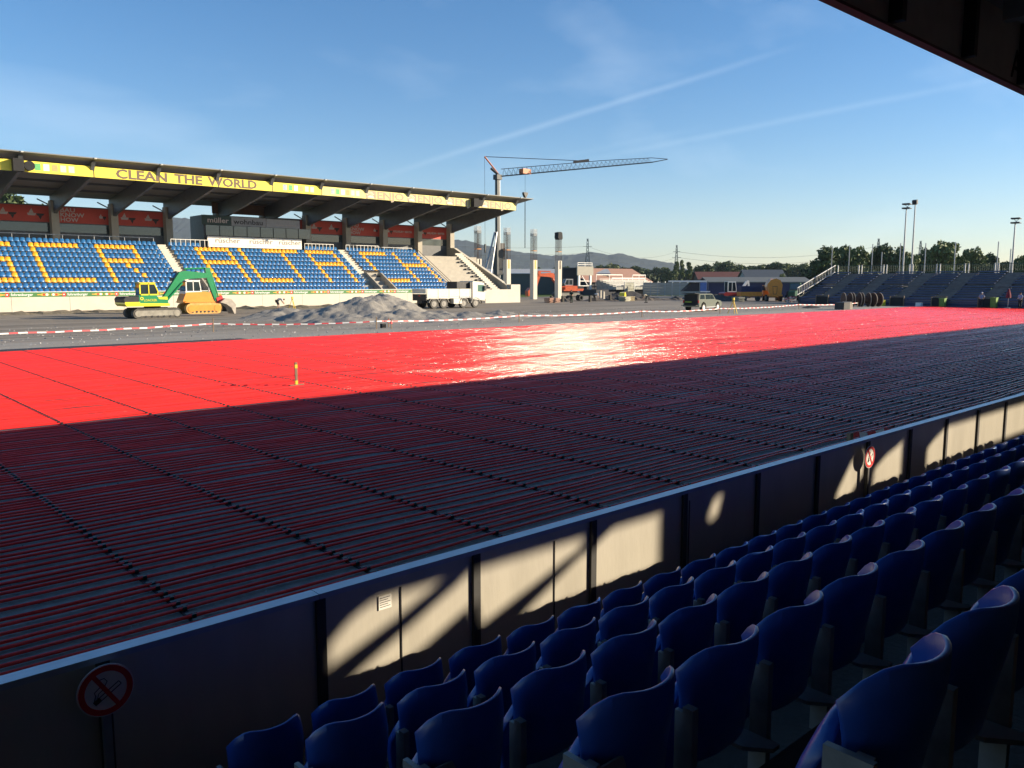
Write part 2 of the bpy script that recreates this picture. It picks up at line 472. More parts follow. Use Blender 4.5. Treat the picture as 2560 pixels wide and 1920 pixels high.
piece('brace', [(4.05, .06), (5.30, .47), (5.6, .60), (5.72, .60), (5.36, .42), (4.57, .04), (4.2, -.2), (4.05, -.2)])
piece('brace', [(5.3, .6), (5.40, .40), (5.81, .6)])
piece('sun_mask_panel', [(6.46, -.3), (7.22, -.3), (7.22, .6), (6.46, .6)])
piece('sun_mask_panel', [(7.22, -.3), (7.62, -.3), (7.62, .30), (7.22, .30)])
piece('brace', [(7.21, .29), (7.30, .29), (7.24, .36), (7.38, .6), (7.21, .6)])
piece('sun_mask_panel', [(7.58, .29), (7.62, .29), (7.62, .6), (7.56, .6), (7.47, .36), (7.36, .29)])
piece('sun_mask_panel', [(7.62, -.3), (10.12, -.3), (10.12, .6), (7.62, .6)])
piece('brace', [(10.1, .06), (10.5, .45), (10.91, .6), (10.1, .6)])
piece('brace', [(10.22, -.2), (10.97, .29), (10.91, .6), (12.09, .6), (12.09, .52), (11.67, .42), (11.21, .24), (11.18, -.2)])
piece('sun_mask_panel', [(12.17, -.3), (13.03, -.3), (13.03, .6), (12.17, .6)])
piece('brace', [(13.02, .28), (13.36, .42), (13.94, .6), (13.02, .6)])
MB().prism([(4.35, 6.22), (4.35, 6.36), (-5.8, 6.75), (-5.8, 6.4), (-5, 6.3)], 'x', -60, 150).build('roof', mat('stand_soffit', (0.45, 0.44, 0.42), 0.8), ns, world=True)
fas = MB().box(-60, 150, 3.86, 3.94, 5.42, 6.22).build('fascia', mat('fascia_dark', (0.34, 0.33, 0.31), 0.7), ns, world=True)
MB().box(-60, 150, 3.84, 3.945, 5.395, 5.425).build('edge_profile', mat('edge_profile', (0.10, 0.05, 0.05), 0.5), ns, world=True)
for x in np.arange(-5, 40, 1.95):
    MB().box(x - .05, x + .05, 3.72, 3.86, 5.44, 6.2).build('fascia_bracket', dark_metal, ns, world=True)
ltr = mat('fascia_letter', (0.012, 0.012, 0.012), 0.7)
for ch, x in (('N', 10.55), ('A', 12.25), ('U', 12.75), ('S', 13.25)):
    text('letter', ch, (x, 3.853, 5.50), 0.52, ltr, ns, world=True)
MB().box(13.75, 14.5, 3.845, 3.858, 5.42, 6.15).build('red_panel', mat('fascia_red', (0.40, 0.03, 0.02), 0.7), ns, world=True)
for x in np.arange(-12, 45, 5.85):
    MB().bar((x, 3.7, 6.12), (x, -5.2, 6.20), 0.16, 0.3).build('rafter', mat('rafter_grey', (.30, .30, .30), .6), ns, world=True)

# perimeter wall in front of the seats
pw = thing('perimeter_wall', 'low grey sheet wall with pale top rail in front of the nearest seats', 'wall', (8, 4.92, -0.29))
panel_mat = mat('wall_sheet', (0.62, 0.585, 0.50), 0.30, 0.30, var=0.10, scale=1.2, stretch=(2.0, 1, 0.5), bump=0.04, bscale=12)
cap_mat = mat('wall_cap', (0.52, 0.54, 0.57), 0.35, 0.5, var=0.1, scale=6)
post_mat = mat('wall_post', (0.05, 0.05, 0.05), 0.6, var=0.2)
posts = [1.26 + 1.39 * i for i in range(-7, 22)]
for i, x in enumerate(posts[:-1]):
    MB().box(x + .004, x + 1.386, 4.900 + random.uniform(0, .003), 4.93, -0.28, 0.695).build('panel', panel_mat, pw, world=True)
for x in posts:
    MB().box(x - .035, x + .035, 4.872, 4.898, -0.28, 0.69).build('post', post_mat, pw, world=True)
for x in (3.32, 4.94, 6.92):
    MB().box(x - .005, x + .005, 4.894, 4.899, -0.25, 0.60).build('sheet_joint', dark_metal, pw, world=True)
for i in range(0, 28, 4):
    MB().box(posts[i] - .02, posts[min(i + 4, 28)] - .026, 4.855, 4.965, 0.700, 0.738).build('cap_rail', cap_mat, pw, world=True)

# no-smoking signs and the small note
def no_smoking(x, z, r, label, tilt, post_h, pm):
    t = thing('no_smoking_sign', label, 'sign', (x, 4.80, -0.29))
    zc = z + 0.29
    pl = MB().disc((0, 0, zc), r, 'y', 0.006, 40).build('plate', white_paint, t)
    d = MB().ring((0, -.005, zc), r * .74, r * .95, 'y', 0.004, 40)
    d.build('red_ring', red_print, t)
    ca, sa = math.cos(R(tilt)), math.sin(R(tilt))
    MB().bar((-r * .78 * math.cos(R(58 - tilt)), -.006, zc + r * .78 * math.sin(R(58 - tilt))), (r * .78 * math.cos(R(58 - tilt)), -.006, zc - r * .78 * math.sin(R(58 - tilt))), 0.004, r * .16).build('slash', red_print, t)
    P = lambda u, w: (u * r, -.0045, zc + w * r)
    c = MB()
    a0, a1 = (-.42, -.42), (.50, .16)
    ux, uz = a1[0] - a0[0], a1[1] - a0[1]; ln = math.hypot(ux, uz); nx_, nz_ = -uz / ln * .075, ux / ln * .075
    c.bar(P(a0[0] + nx_, a0[1] + nz_), P(a1[0] + nx_, a1[1] + nz_), 0.002, r * .03)
    c.bar(P(a0[0] - nx_, a0[1] - nz_), P(a1[0] - nx_, a1[1] - nz_), 0.002, r * .03)
    c.bar(P(a1[0] + nx_, a1[1] + nz_), P(a1[0] - nx_, a1[1] - nz_), 0.002, r * .03)
    c.bar(P(a0[0], a0[1]), P(a0[0] + ux * .24, a0[1] + uz * .24), 0.002, r * .16)
    c.tube([P(-.42, -.30), P(-.36, -.12), P(-.40, .02), P(-.22, .16), P(-.02, .20), P(.06, .34), P(-.04, .48), P(-.2, .46)], r * .016, 5)
    c.tube([P(-.30, -.24), P(-.26, -.06), P(-.10, .05), P(.0, .08)], r * .014, 5)
    c.build('cigarette_symbol', black_print, t)
    MB().box(-.022, .022, .004, .045, 0, zc).build('post', pm, t)
    return t
no_smoking(1.245, 0.555, 0.152, 'larger round no-smoking sign with red ring, bottom left by the aisle', 0, 0.5, grey_steel)
no_smoking(10.86, 0.505, 0.152, 'smaller round no-smoking sign farther along the wall, partly in sun', 0, 0.5, post_mat)
nt_ = thing('paper_note', 'small printed paper note stuck to the grey wall in the sun patch', 'note', (3.18, 4.896, 0.47))
MB().box(-.055, .055, -.003, .0, 0, .105).build('sheet', white_paint, nt_)
for q in range(5):
    MB().box(-.045, .045 - .02 * (q % 2), -.0045, -.0032, .018 + .017 * q, .022 + .017 * q).build('text_line', black_print, nt_)

# ---------------------------------------------------------------- near seats
seat_blue = mat('near_seat_blue', (0.014, 0.066, 0.31), 0.32, var=0.12, scale=5, bump=0.02, bscale=120, coat=0.1)
alu = mat('seat_bracket', (0.26, 0.26, 0.25), 0.5, 0.3, var=0.2, scale=10)
plate_mat = mat('row_plate', (0.22, 0.215, 0.20), 0.6, var=0.1)
def shell(nu, nv, fn, th):
    """solid shell: fn(u,v)->(x,y,z), thickness th along +y (front)"""
    m = MB(); vs = []
    for s_ in (0, 1):
        for b in range(nv + 1):
            for a in range(nu + 1):
                x, y, z = fn(2 * a / nu - 1, b / nv)
                vs.append((x, y + s_ * th, z))
    n1 = (nu + 1) * (nv + 1); fs = []
    I = lambda s_, a, b: s_ * n1 + b * (nu + 1) + a
    for b in range(nv):
        for a in range(nu):
            fs.append((I(0, a, b), I(0, a + 1, b), I(0, a + 1, b + 1), I(0, a, b + 1)))
            fs.append((I(1, a, b), I(1, a, b + 1), I(1, a + 1, b + 1), I(1, a + 1, b)))
    for a in range(nu):
        fs.append((I(0, a, nv), I(0, a + 1, nv), I(1, a + 1, nv), I(1, a, nv)))
        fs.append((I(0, a, 0), I(1, a, 0), I(1, a + 1, 0), I(0, a + 1, 0)))
    for b in range(nv):
        fs.append((I(0, 0, b), I(0, 0, b + 1), I(1, 0, b + 1), I(1, 0, b)))
        fs.append((I(0, nu, b), I(1, nu, b), I(1, nu, b + 1), I(0, nu, b + 1)))
    return m.add(vs, fs)
def back_fn(u, v):
    au = abs(u)
    top = 0.800 - 0.115 * max(0, (au - .45) / .55) ** 2.6 - 0.014 * (1 - au * au)
    bot = 0.34
    z = bot + (top - bot) * v
    w = 0.186 + 0.030 * math.sin(v * 2.0)
    # outer flank edge pulls in slightly at the bottom corner
    y = 0.150 * au ** 2.4 * (0.25 + 0.75 * v) - 0.10 * v + (0.018 * max(0, v - .8) / .2)
    return (u * w, y - 0.01, z)
def pan_fn(u, v):
    au = abs(u)
    z = 0.26 + (0.335 - 0.05 * au ** 3) * v
    w = 0.205 - 0.03 * max(0, v - .7) / .3
    y = 0.125 + 0.045 * math.sin(v * math.pi) - 0.02 * au ** 2 - 0.02 * v
    return (u * w, y, z)
def round_edges(ob, w=0.006):
    b = ob.modifiers.new('bevel', 'BEVEL'); b.width = w; b.segments = 2; b.limit_method = 'ANGLE'; b.angle_limit = R(50)
    s_ = ob.modifiers.new('norm', 'WEIGHTED_NORMAL') if False else None
    return ob
def make_chair():
    t = thing('stadium_seat', 'x', 'seat')
    bk = shell(14, 8, back_fn, 0.018).build('backrest', seat_blue, t, smooth=True); round_edges(bk, .005)
    pn = shell(8, 6, pan_fn, 0.045).build('seat_pan', seat_blue, t, smooth=True); round_edges(pn, .012)
    p = MB().box(-.246, -.212, -.030, .012, 0, .585); p.box(-.238, -.220, .012, .05, .1, .56); p.build('bracket_post', alu, t)
    q = MB().prism([(-.37, .0), (-.30, -.09), (-.252, -.09), (-.252, .07), (-.37, .07)], 'z', .275, .292)
    q.build('hinge_bracket', alu, t)
    return t
proto = make_chair()
ROWS = 'front row,second row,third row,fourth row,back row nearest the camera'.split(',')
NS_ = [31, 24, 17, 11, 5]
first = True
row_ends = []
for j in range(5):
    yb, z = TR(j)
    for i in range(NS_[j]):
        x = 1.83 + 0.05 * j + 0.5 * i
        c = proto if first else copy_tree(proto)
        first = False
        c.location = (x, yb + random.uniform(-.006, .006), z)
        c.rotation_euler = (0, 0, R(random.uniform(-1.2, 1.2)))
        c['label'] = 'dark blue tip-up seat, %s from the aisle in the %s' % (nth(i), ROWS[j])
        c['group'] = 'dark blue seats of the near grandstand'
        if i == 0: row_ends.append((j, c))
for j, c in row_ends:
    MB().box(-.272, -.250, -.050, .07, .0, .60).build('end_panel', alu, c)
    if j in (0, 2, 3):
        MB().box(-.250, -.10, -.040, -.032, .38, .58).build('row_plate', plate_mat, c)
    if j in (0, 2): text('row_letter', 'A', (-.205, -.0415, .44), 0.09, black_print, c)

# ================================================================== FAR GRANDSTAND
fs_ = thing('far_grandstand', 'long roofed grandstand across the pitch with blue and orange seats', 'grandstand', (45, 90, 0))
B = lambda mb, name, m, parent=fs_, smooth=False: mb.build(name, m, parent, smooth=smooth, world=(parent is fs_))
FX0 = 2.0
RY = lambda r: 85.0 + 0.8 * (10 - r)
RZ = lambda r: 1.42 + 0.495 * (10 - r)
XE = 66.6
# stepped terraces (each tread a slab), the bare end block goes on to X=75.5
for r in range(11):
    yb, z = RY(r), RZ(r)
    B(MB().box(FX0, 74.9, yb - .55, yb + .25, z - 0.9, z), 'terrace_step', concrete_white if False else concrete)
B(MB().box(FX0, 77.5, 93.25, 97.2, 0.0, 6.35), 'upper_walkway', concrete)
# stairs between the blocks
for x0, x1 in ((32.15, 33.05), (54.5, 55.4)):
    for q in range(22):
        yb = 84.6 + 0.4 * q; z = 1.42 + 0.2475 * (q + 1)
        if q < 6: continue
        B(MB().box(x0, x1, yb, yb + .4, z - .6, z), 'stair_step', concrete_white)
for q in range(22):
    yb = 84.6 + 0.4 * q; z = 1.42 + 0.2475 * (q + 1)
    B(MB().box(73.4, 74.7, yb, yb + .4, z - .6, z), 'stair_step', concrete_white)
# vomitory walls at the foot of the stairs
for xc in (33.2, 56.3):
    for sx_ in (-1.05, 1.05):
        B(MB().prism([(84.35, 1.4), (88.2, 1.4), (88.2, 3.95), (87.6, 3.95), (84.35, 2.05)], 'x', xc + sx_ - .09, xc + sx_ + .09), 'vomitory_wall', concrete)
    B(MB().box(xc - 1.0, xc + 1.0, 87.7, 88.4, 1.4, 3.6), 'vomitory_shade_block', dark_metal)  # solid dark block in place of the shade inside the opening
# parapet with joints, recessed foot
edges = list(np.arange(FX0, 71, 4.72)) + [71.0]
for a, b in zip(edges[:-1], edges[1:]):
    B(MB().box(a + .012, b - .012, 83.95, 84.2, 0.16, 1.47), 'parapet_panel', concrete_white)
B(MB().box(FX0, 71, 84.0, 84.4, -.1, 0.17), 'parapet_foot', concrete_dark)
B(MB().box(FX0, 71, 84.02, 84.25, 1.47, 1.93), 'parapet_top', concrete)
B(MB().box(71, 75.9, 83.95, 84.25, 0.0, 1.80), 'parapet_panel', concrete_white)
B(MB().box(75.9, 77.6, 83.95, 85.2, 0.0, 2.46), 'parapet_panel', concrete_white)
# advertising strip on the parapet
strip = B(MB().box(FX0, 66.8, 83.955, 84.018, 1.475, 1.89), 'advert_strip', green_banner)
B(MB().box(FX0, 66.8, 83.94, 84.06, 1.895, 1.95), 'strip_rail', white_paint)
logo_mb = MB()
for i in range(14):
    x = 11.6 + 4.62 * i * 0.985
    if x > 65: break
    text('advert_lettering', 'fohrenburger', (x, 83.949, 1.58), 0.33, white_print, fs_, width=1.75, bold=.006, world=True)
    B(MB().disc((x - .28, 83.948, 1.68), .19, 'y', .006, 12), 'advert_emblem', red_print)
    B(MB().disc((x - .28, 83.943, 1.68), .07, 'y', .004, 8), 'advert_emblem', white_print)
    for s_ in (-1, 1):
        xb = x - 1.42
        bt = MB()
        poly = [(0.08, -.07), (.30, -.10), (.62, -.10), (.82, -.04), (1.05, -.035), (1.05, .035), (.82, .04), (.62, .10), (.30, .10), (.08, .07)]
        bt.prism([(xb + s_ * u, 1.68 + w) for u, w in poly], 'y', 83.944, 83.950)
        B(bt, 'advert_bottle', amber_print)
        B(MB().disc((xb + s_ * .26, 83.942, 1.68), .11, 'y', .004, 10), 'advert_bottle_label', white_print)
        B(MB().box(min(xb + s_ * .42, xb + s_ * .60), max(xb + s_ * .42, xb + s_ * .60), 83.940, 83.945, 1.60, 1.76), 'advert_bottle_label', red_print)
# rear columns, roof beams, roof
COLX = [23.3 + 5.86 * i for i in range(-4, 10)]
for x in COLX:
    if x < FX0: continue
    B(MB().box(x - .40, x + .34, 97.0, 98.0, 0, 11.3), 'column', concrete)
    B(MB().prism([(98.3, 10.9), (97.0, 9.95), (96.6, 10.1), (83.6, 12.35), (83.0, 13.3), (82.6, 13.75), (98.3, 11.80)], 'x', x - .17, x + .17), 'roof_beam', grey_paint)
B(MB().prism([(82.1, 13.93), (82.1, 14.02), (98.9, 12.0), (98.9, 11.87)], 'x', FX0, 78.3), 'roof', roof_metal)
for yy in (84.8, 88.2, 91.6, 95.0):
    zz = 13.93 - (yy - 82.1) * (13.93 - 11.87) / 16.8
    B(MB().box(FX0, 77.4, yy - .06, yy + .06, zz - .20, zz - .01), 'purlin', grey_paint)
for x in COLX:
    B(MB().prism([(82.3, 13.9), (82.0, 13.9), (81.95, 14.0), (82.3, 14.05)], 'x', x - .10, x + .10), 'beam_end', white_paint)
# fascia banners
FY = 83.2
fe = [COLX[i] + 0.1 for i in range(len(COLX))] + [75.0]
fe = [x for x in fe if x > FX0 - 1]
for i, (a, b) in enumerate(zip(fe[:-1], fe[1:])):
    if b - a < 1: continue
    m = yellow_banner if b < 52 else mat('yellow_banner_pale', (0.84, 0.74, 0.24), 0.6, var=0.06, scale=2, stretch=(3, 1, .3))
    B(MB().box(a + .05, b - .05, FY, FY + .04, 12.40, 13.36), 'fascia_banner', m)
    B(MB().box(b - .05, b + .05, FY + .02, FY + .06, 12.38, 13.5), 'banner_joint', dark_metal)
def blocks(x0, sc, pale):
    for q, m in enumerate((blue_print, green_print, white_print, orange_print, cream_print, cream_print)):
        B(MB().box(x0 + q * .68 * sc, x0 + q * .68 * sc + .48 * sc, FY - .012, FY - .004, 12.62, 13.2), 'banner_motif', m if not (pale and q in (0,)) else mat('pale_blue_print', (.35, .42, .5), .6))
blocks(17.9, 1.0, False); blocks(12.0, 1.0, False); blocks(42.2, .95, True); blocks(48.0, .95, True)
for wd, x0, x1 in (('CLEAN', 25.3, 30.0), ('THE', 30.75, 33.5), ('WORLD', 34.1, 39.3)):
    text('banner_lettering', wd, (x0, FY - .012, 12.50), 1.16, brown_print, fs_, width=x1 - x0, bold=.035, world=True)
pale_brown = mat('pale_brown_print', (0.40, 0.33, 0.24), 0.7)
for i, x0 in enumerate((52.5, 58.3, 64.1, 69.9)):
    text('banner_lettering', 'ENJO', (x0 + 1.55, FY - .012, 12.48), 1.16, pale_brown, fs_, width=3.75, bold=.035, world=True)
    m_ = MB()                                              # hand-like fan of rays on a brown square
    m_.box(x0 + .05, x0 + 1.42, FY - .009, FY - .003, 12.45, 13.32)
    B(m_, 'banner_motif', pale_brown)
    f_ = MB()
    for q in range(7):
        an = R(35 + 18.5 * q)
        c_ = (x0 + .62, 12.62)
        f_.add([(c_[0] + .20 * math.cos(an), FY - .014, c_[1] + .20 * math.sin(an)), (c_[0] + .62 * math.cos(an - .07), FY - .014, c_[1] + .62 * math.sin(an - .07)), (c_[0] + .62 * math.cos(an + .07), FY - .014, c_[1] + .62 * math.sin(an + .07))], [(0, 1, 2)])
    f_.prism([(x0 + .35, 12.55), (x0 + 1.15, 12.50), (x0 + 1.05, 12.72), (x0 + .6, 12.80), (x0 + .3, 12.66)], 'y', FY - .016, FY - .011)
    B(f_, 'banner_motif', cream_print)
# loudspeakers hung under the roof edge
for x in (17.2, 68.6):
    B(MB().box(x - .42, x + .42, 82.45, 83.1, 12.35, 13.42), 'loudspeaker', black)
    B(MB().disc((x + 0.9, 82.9, 12.9), .42, 'y', .35, 14), 'horn_speaker', black)
# red banners and windows along the back of the stand
BACK = 97.95
for i, x in enumerate(COLX[:-1]):
    a, b = x + .30, COLX[i + 1] - .30
    if b < FX0: continue
    a = max(a, FX0)
    if 37.0 < (a + b) / 2 < 49.5:
        continue
    B(MB().box(a, b, BACK, BACK + .05, 9.06, 10.72), 'red_banner', red_banner)
    B(MB().box(a, b, BACK - .01, BACK + .09, 10.72, 10.84), 'banner_rail', grey_paint)
    B(MB().box(a, b, BACK, BACK + .06, 8.08, 8.98), 'rear_window', glass)
    B(MB().box(a, b, BACK - .02, BACK + .1, 8.96, 9.06), 'banner_rail', grey_paint)
    B(MB().box(a, b, BACK, BACK + .1, 6.3, 8.08), 'rear_wall', grey_paint)
    B(MB().bar((b + .1, BACK + .2, 10.85), (b - 1.1, BACK + .2, 11.45), .08, .12), 'roof_strut', grey_paint)
    kind = {4: 'k', 9: 'k2', 10: 't', 11: 't', 12: 't'}.get(i, 'b')
    if i in (5,): kind = 'b'
    if i == 4 or i == 10:
        for q, wd in enumerate(('BAU', 'KNOW', 'HOW')):
            text('banner_lettering', wd, (a + .35, BACK - .012, 10.22 - .50 * q), .60, pale_print, fs_, width=(1.45, 2.35, 1.75)[q], bold=.015, world=True)
        boats = [a + 4.4]; sc = .45
    elif i >= 11:
        text('banner_lettering', 'WILHELM + MAYER', (a + 1.6, BACK - .012, 9.72), .40, pale_print, fs_, width=3.2, bold=.01, world=True)
        boats = [a + .7]; sc = .7
    else:
        boats = [a + 1.0, a + 3.55]; sc = 1.0
    for bx in boats:
        bm = MB()
        bm.prism([(bx - .42 * sc, 9.95), (bx + .42 * sc, 9.95), (bx + .32 * sc, 9.70), (bx - .36 * sc, 9.70)], 'y', BACK - .014, BACK - .004)
        bm.prism([(bx - .28 * sc, 9.97), (bx + .18 * sc, 9.97), (bx, 9.97 + .46 * sc)], 'y', BACK - .014, BACK - .004)
        B(bm, 'boat_motif', pale_print)
        bm = MB()
        bm.prism([(bx + .40 * sc, 9.93), (bx + 1.2 * sc, 9.93), (bx + 1.05 * sc, 9.70), (bx + .5 * sc, 9.70)], 'y', BACK - .013, BACK - .003)
        bm.prism([(bx + .6 * sc, 9.69), (bx + .95 * sc, 9.69), (bx + .8 * sc, 9.69 - .40 * sc)], 'y', BACK - .013, BACK - .003)
        B(bm, 'boat_motif', black_print)
B(MB().box(75.9, 77.2, 97.1, 97.9, 6.3, 7.55), 'rear_wall', concrete)
# press box in the middle of the stand
pb = 93.35
B(MB().box(37.6, 49.6, pb + .3, 97.6, 6.3, 10.4), 'press_box', dark_metal)
B(MB().box(37.3, 40.75, pb, pb + .1, 9.28, 10.36), 'press_box_sign', mat('sign_dark_green', (0.02, 0.05, 0.045), .6))
B(MB().box(40.75, 45.0, pb, pb + .1, 9.28, 10.30), 'press_box_sign', mat('sign_grey', (0.30, 0.31, 0.33), .6))
B(MB().box(45.05, 49.4, pb, pb + .1, 9.28, 10.26), 'press_box_sign', mat('sign_grey2', (0.34, 0.35, 0.37), .6))
text('sign_lettering', 'müller', (37.9, pb - .012, 9.55), .80, pale_print, fs_, width=2.5, bold=.015, world=True)
text('sign_lettering', 'wohnbau', (41.0, pb - .012, 9.50), .80, black_print, fs_, width=3.6, bold=.012, world=True)
text('sign_lettering', '...mueller-wohnbau', (46.0, pb - .012, 9.52), .30, pale_print, fs_, width=2.9, world=True)
for x in np.arange(37.8, 49.4, 1.65):
    B(MB().box(x, x + 1.55, pb + .22, pb + .29, 8.1, 9.26), 'press_box_window', glass)
B(MB().box(37.75, 49.45, pb - .25, pb - .15, 6.78, 7.98), 'press_box_board', white_paint)
for x in (38.6, 42.7, 46.4):
    text('sign_lettering', 'rüscher', (x, pb - .262, 7.28), .82, mat('grey_print', (.18, .16, .15), .6), fs_, width=2.9, bold=.004, world=True)
    B(MB().box(x - .3, x + .9, pb - .262, pb - .254, 6.95, 7.05), 'sign_underline', mat('pink_print', (.75, .45, .45), .6))
B(MB().box(40.0, 48.6, 96.9, 97.0, 10.9, 12.1), 'timber_panel', mat('timber_panel', (0.20, 0.09, 0.035), .7, var=.2, scale=2))
# handrails on the top walkway
def rail(x0, x1, yy, z0, z1, n, bars=False):
    r_ = MB()
    r_.bar((x0, yy, z1), (x1, yy, z1), .06)
    for q in range(n + 1):
        x = x0 + (x1 - x0) * q / n
        r_.bar((x, yy, z0), (x, yy, z1), .05)
    if bars: r_.bar((x0, yy, z0 + .15), (x1, yy, z0 + .15), .04)
    B(r_, 'handrail', white_paint if bars else grey_steel)
rail(FX0, 32.0, 93.7, 6.35, 7.6, 20)
rail(33.6, 37.9, 93.0, 6.4, 7.5, 8, True)
rail(49.8, 53.8, 93.0, 6.4, 7.5, 8, True)
rail(55.6, 60.5, 93.0, 6.4, 7.5, 9, True)
rail(60.5, 66.5, 93.9, 6.4, 7.4, 4)
for dz in (0, .42, .84):
    B(MB().tube([(67.3, 94.2, 7.5 - dz), (66.5, 84.7, 2.55 - dz * .7)], .035, 6), 'handrail', mat('rusty_rail', (.16, .11, .08), .7))
# right end: sloping side wall with its stair
B(MB().prism([(97.6, 7.75), (96.0, 7.7), (85.3, 2.75), (84.3, 2.2), (84.3, 0), (97.6, 0)], 'x', 75.55, 75.85), 'side_wall', concrete)
B(MB().prism([(97.6, 7.80), (96.0, 7.75), (85.3, 2.80), (85.3, 2.72), (96.0, 7.67), (97.6, 7.72)], 'x', 75.45, 75.95), 'wall_coping', concrete_white)
for q in range(8):
    B(MB().box(72.6 + .02 * q, 73.35, RY(9 - q) - .05, RY(9 - q) + .25, RZ(9 - q) + .01, RZ(9 - q) + .28), 'seat_base', dark_metal)

# ---- seats of the far stand
def far_seat_mesh(m, name):
    b = MB()
    pr = [(-.21, .0, .05), (-.12, -.02, .0), (0, -.025, 0), (.12, -.02, 0), (.21, .0, .05)]
    xs_ = [-.215, -.13, 0, .13, .215]
    yo = [.0, -.035, -.045, -.035, .0]
    top = [.74, .80, .81, .80, .74]
    vs = []
    for i in range(5):
        vs += [(xs_[i], yo[i] - .0 + .02, .40), (xs_[i], yo[i] + .06, top[i]), (xs_[i], yo[i] + .06, .40), (xs_[i], yo[i] + .10, top[i] - .01)]
    fs = []
    for i in range(4):
        a, c = 4 * i, 4 * i + 4
        fs += [(a, a + 1, c + 1, c), (a + 2, c + 2, c + 3, a + 3), (a + 1, a + 3, c + 3, c + 1)]
    b.add(vs, fs)
    b.add([(-.20, -.38, .44), (.20, -.38, .44), (.215, .04, .41), (-.215, .04, .41), (-.20, -.38, .36), (.20, -.38, .36), (.2, .04, .35), (-.2, .04, .35)],
          [(0, 1, 2, 3), (7, 6, 5, 4), (0, 4, 5, 1), (1, 5, 6, 2), (3, 2, 6, 7), (0, 3, 7, 4)])
    return b
FSB = far_seat_mesh(None, '')
mb_blue = FSB.mesh('seat_blue', far_blue, True); mb_orange = FSB.mesh('seat_orange', far_orange, True)
orange = {1: set(), 2: set(), 3: set()}
def oz(b, r, *ns):
    for n_ in ns: orange[b].add((r, n_))
span = lambda a, b: range(a, b + 1)
# block 1 (n counts away from the stair to the left): S, C, R
oz(1, 1, *span(28, 34)); oz(1, 4, *span(29, 34)); oz(1, 8, *span(29, 35))
for r in (5, 6, 7): oz(1, r, 29)
for r in (2, 3): oz(1, r, 35)
oz(1, 1, *span(16, 24)); oz(1, 8, *span(16, 24)); oz(1, 1, *span(5, 12)); oz(1, 4, *span(5, 12))
for r in range(2, 8): oz(1, r, 24)
for r in range(2, 9): oz(1, r, 12)
for r in (2, 3): oz(1, r, 5)
oz(1, 5, 8); oz(1, 6, 7); oz(1, 7, 6)
# block 2: A, L, T, A
for a in (5, 32):
    oz(2, 1, *span(a, a + 7)); oz(2, 4, *span(a, a + 7))
    for r in range(2, 9): oz(2, r, a, a + 7)
for r in range(1, 9): oz(2, r, 15); oz(2, r, 25)
oz(2, 8, *span(15, 22)); oz(2, 1, *span(21, 29))
# block 3: C, H
oz(3, 1, *span(3, 10)); oz(3, 8, *span(3, 10)); oz(3, 4, *span(13, 20))
for r in range(1, 9): oz(3, r, 3); oz(3, r, 13, 20)
seats = []
for blk, nmax in ((1, 46), (2, 41), (3, 21)):
    for r in range(11):
        for n_ in range(0 if not (blk == 1 and r > 6) else 0, nmax + 1):
            x = {1: 31.75 - .5 * n_, 2: 33.55 + .5 * n_, 3: 55.75 + .5 * n_}[blk]
            if blk == 1 and r >= 8 and x > 31.0: continue
            if blk == 2 and ((r >= 7 and x < 34.6) or (r == 0 and 37 < x < 50)): continue
            if blk == 3 and ((r >= 6 and x < 57.6)): continue
            if blk == 2 and r >= 9 and x > 53.6: continue
            seats.append((blk, r, n_, x, (r, n_) in orange[blk]))
vis = [s_ for s_ in seats if s_[3] / RY(s_[1]) > 0.186]
vis.sort(key=lambda s_: s_[3] ** 2 + RY(s_[1]) ** 2)
indiv = set(vis[:300])
rest = {True: MB(), False: MB()}
BN = {1: 'block on the left', 2: 'middle block', 3: 'right block'}
for s_ in seats:
    blk, r, n_, x, og = s_
    yb, z = RY(r), RZ(r) + random.uniform(-.008, .008)
    if s_ in indiv:
        o = put('grandstand_seat', mb_orange if og else mb_blue)
        o.location = (x, yb, z)
        tag(o, '%s seat across the pitch, %s %s of the concrete stair, %s row from the top' % ('orange' if og else 'blue', nth(n_), 'left' if blk == 1 else 'right', nth(r)), 'seat', 'seats of the far grandstand')
    else:
        rest[og].add([(a + x, b + yb, c + z) for a, b, c in FSB.v], FSB.f)
for og in (False, True):
    o = rest[og].build('grandstand_seats', far_orange if og else far_blue, smooth=True)
    tag(o, ('orange seats spelling letters' if og else 'blue seats filling the blocks') + ' of the far grandstand right of the stair', 'seats', 'seats of the far grandstand', 'stuff')

# ================================================================== SITE: heap, tape, machines
def fbm(x, y, seed=0):
    v = 0; a = 1; f = 1
    for q in range(5):
        v += a * math.sin(x * f * 1.7 + seed + q * 1.3 + 1.7 * math.sin(y * f * 1.1 + q)) * math.cos(y * f * 1.9 - seed * .7 + q * 2.1 + 1.3 * math.sin(x * f * .9))
        a *= .55; f *= 1.95
    return v
heap_mat = mat('heap_gravel', (0.20, 0.19, 0.17), 0.95, c2=(0.33, 0.305, 0.26), scale=1.6, bump=0.9, bscale=14, detail=10)
cones = [(37.2, 56, 2.0, 4.6), (35.6, 55.2, 1.75, 4.2), (33.6, 54.4, 1.60, 4.4), (31.9, 54.6, 1.25, 4.0), (30.4, 55.2, .95, 3.6), (31.6, 62, .95, 3.4), (29.8, 61, .6, 3.0),
         (30.2, 50.2, .72, 3.2), (32.6, 49.6, .70, 2.6), (34.6, 50.6, .95, 3.2), (36.4, 49.2, .75, 2.8), (39.0, 51.5, .75, 3.0), (40.8, 49.8, .62, 2.8), (42.6, 49.0, .50, 2.4), (44.2, 49.6, .55, 2.3), (38.4, 47.4, .42, 2.2), (41.4, 46.8, .34, 2.0), (35.2, 46.8, .36, 2.0), (28.6, 58, .35, 3.0), (46.2, 48.2, .36, 1.8)]
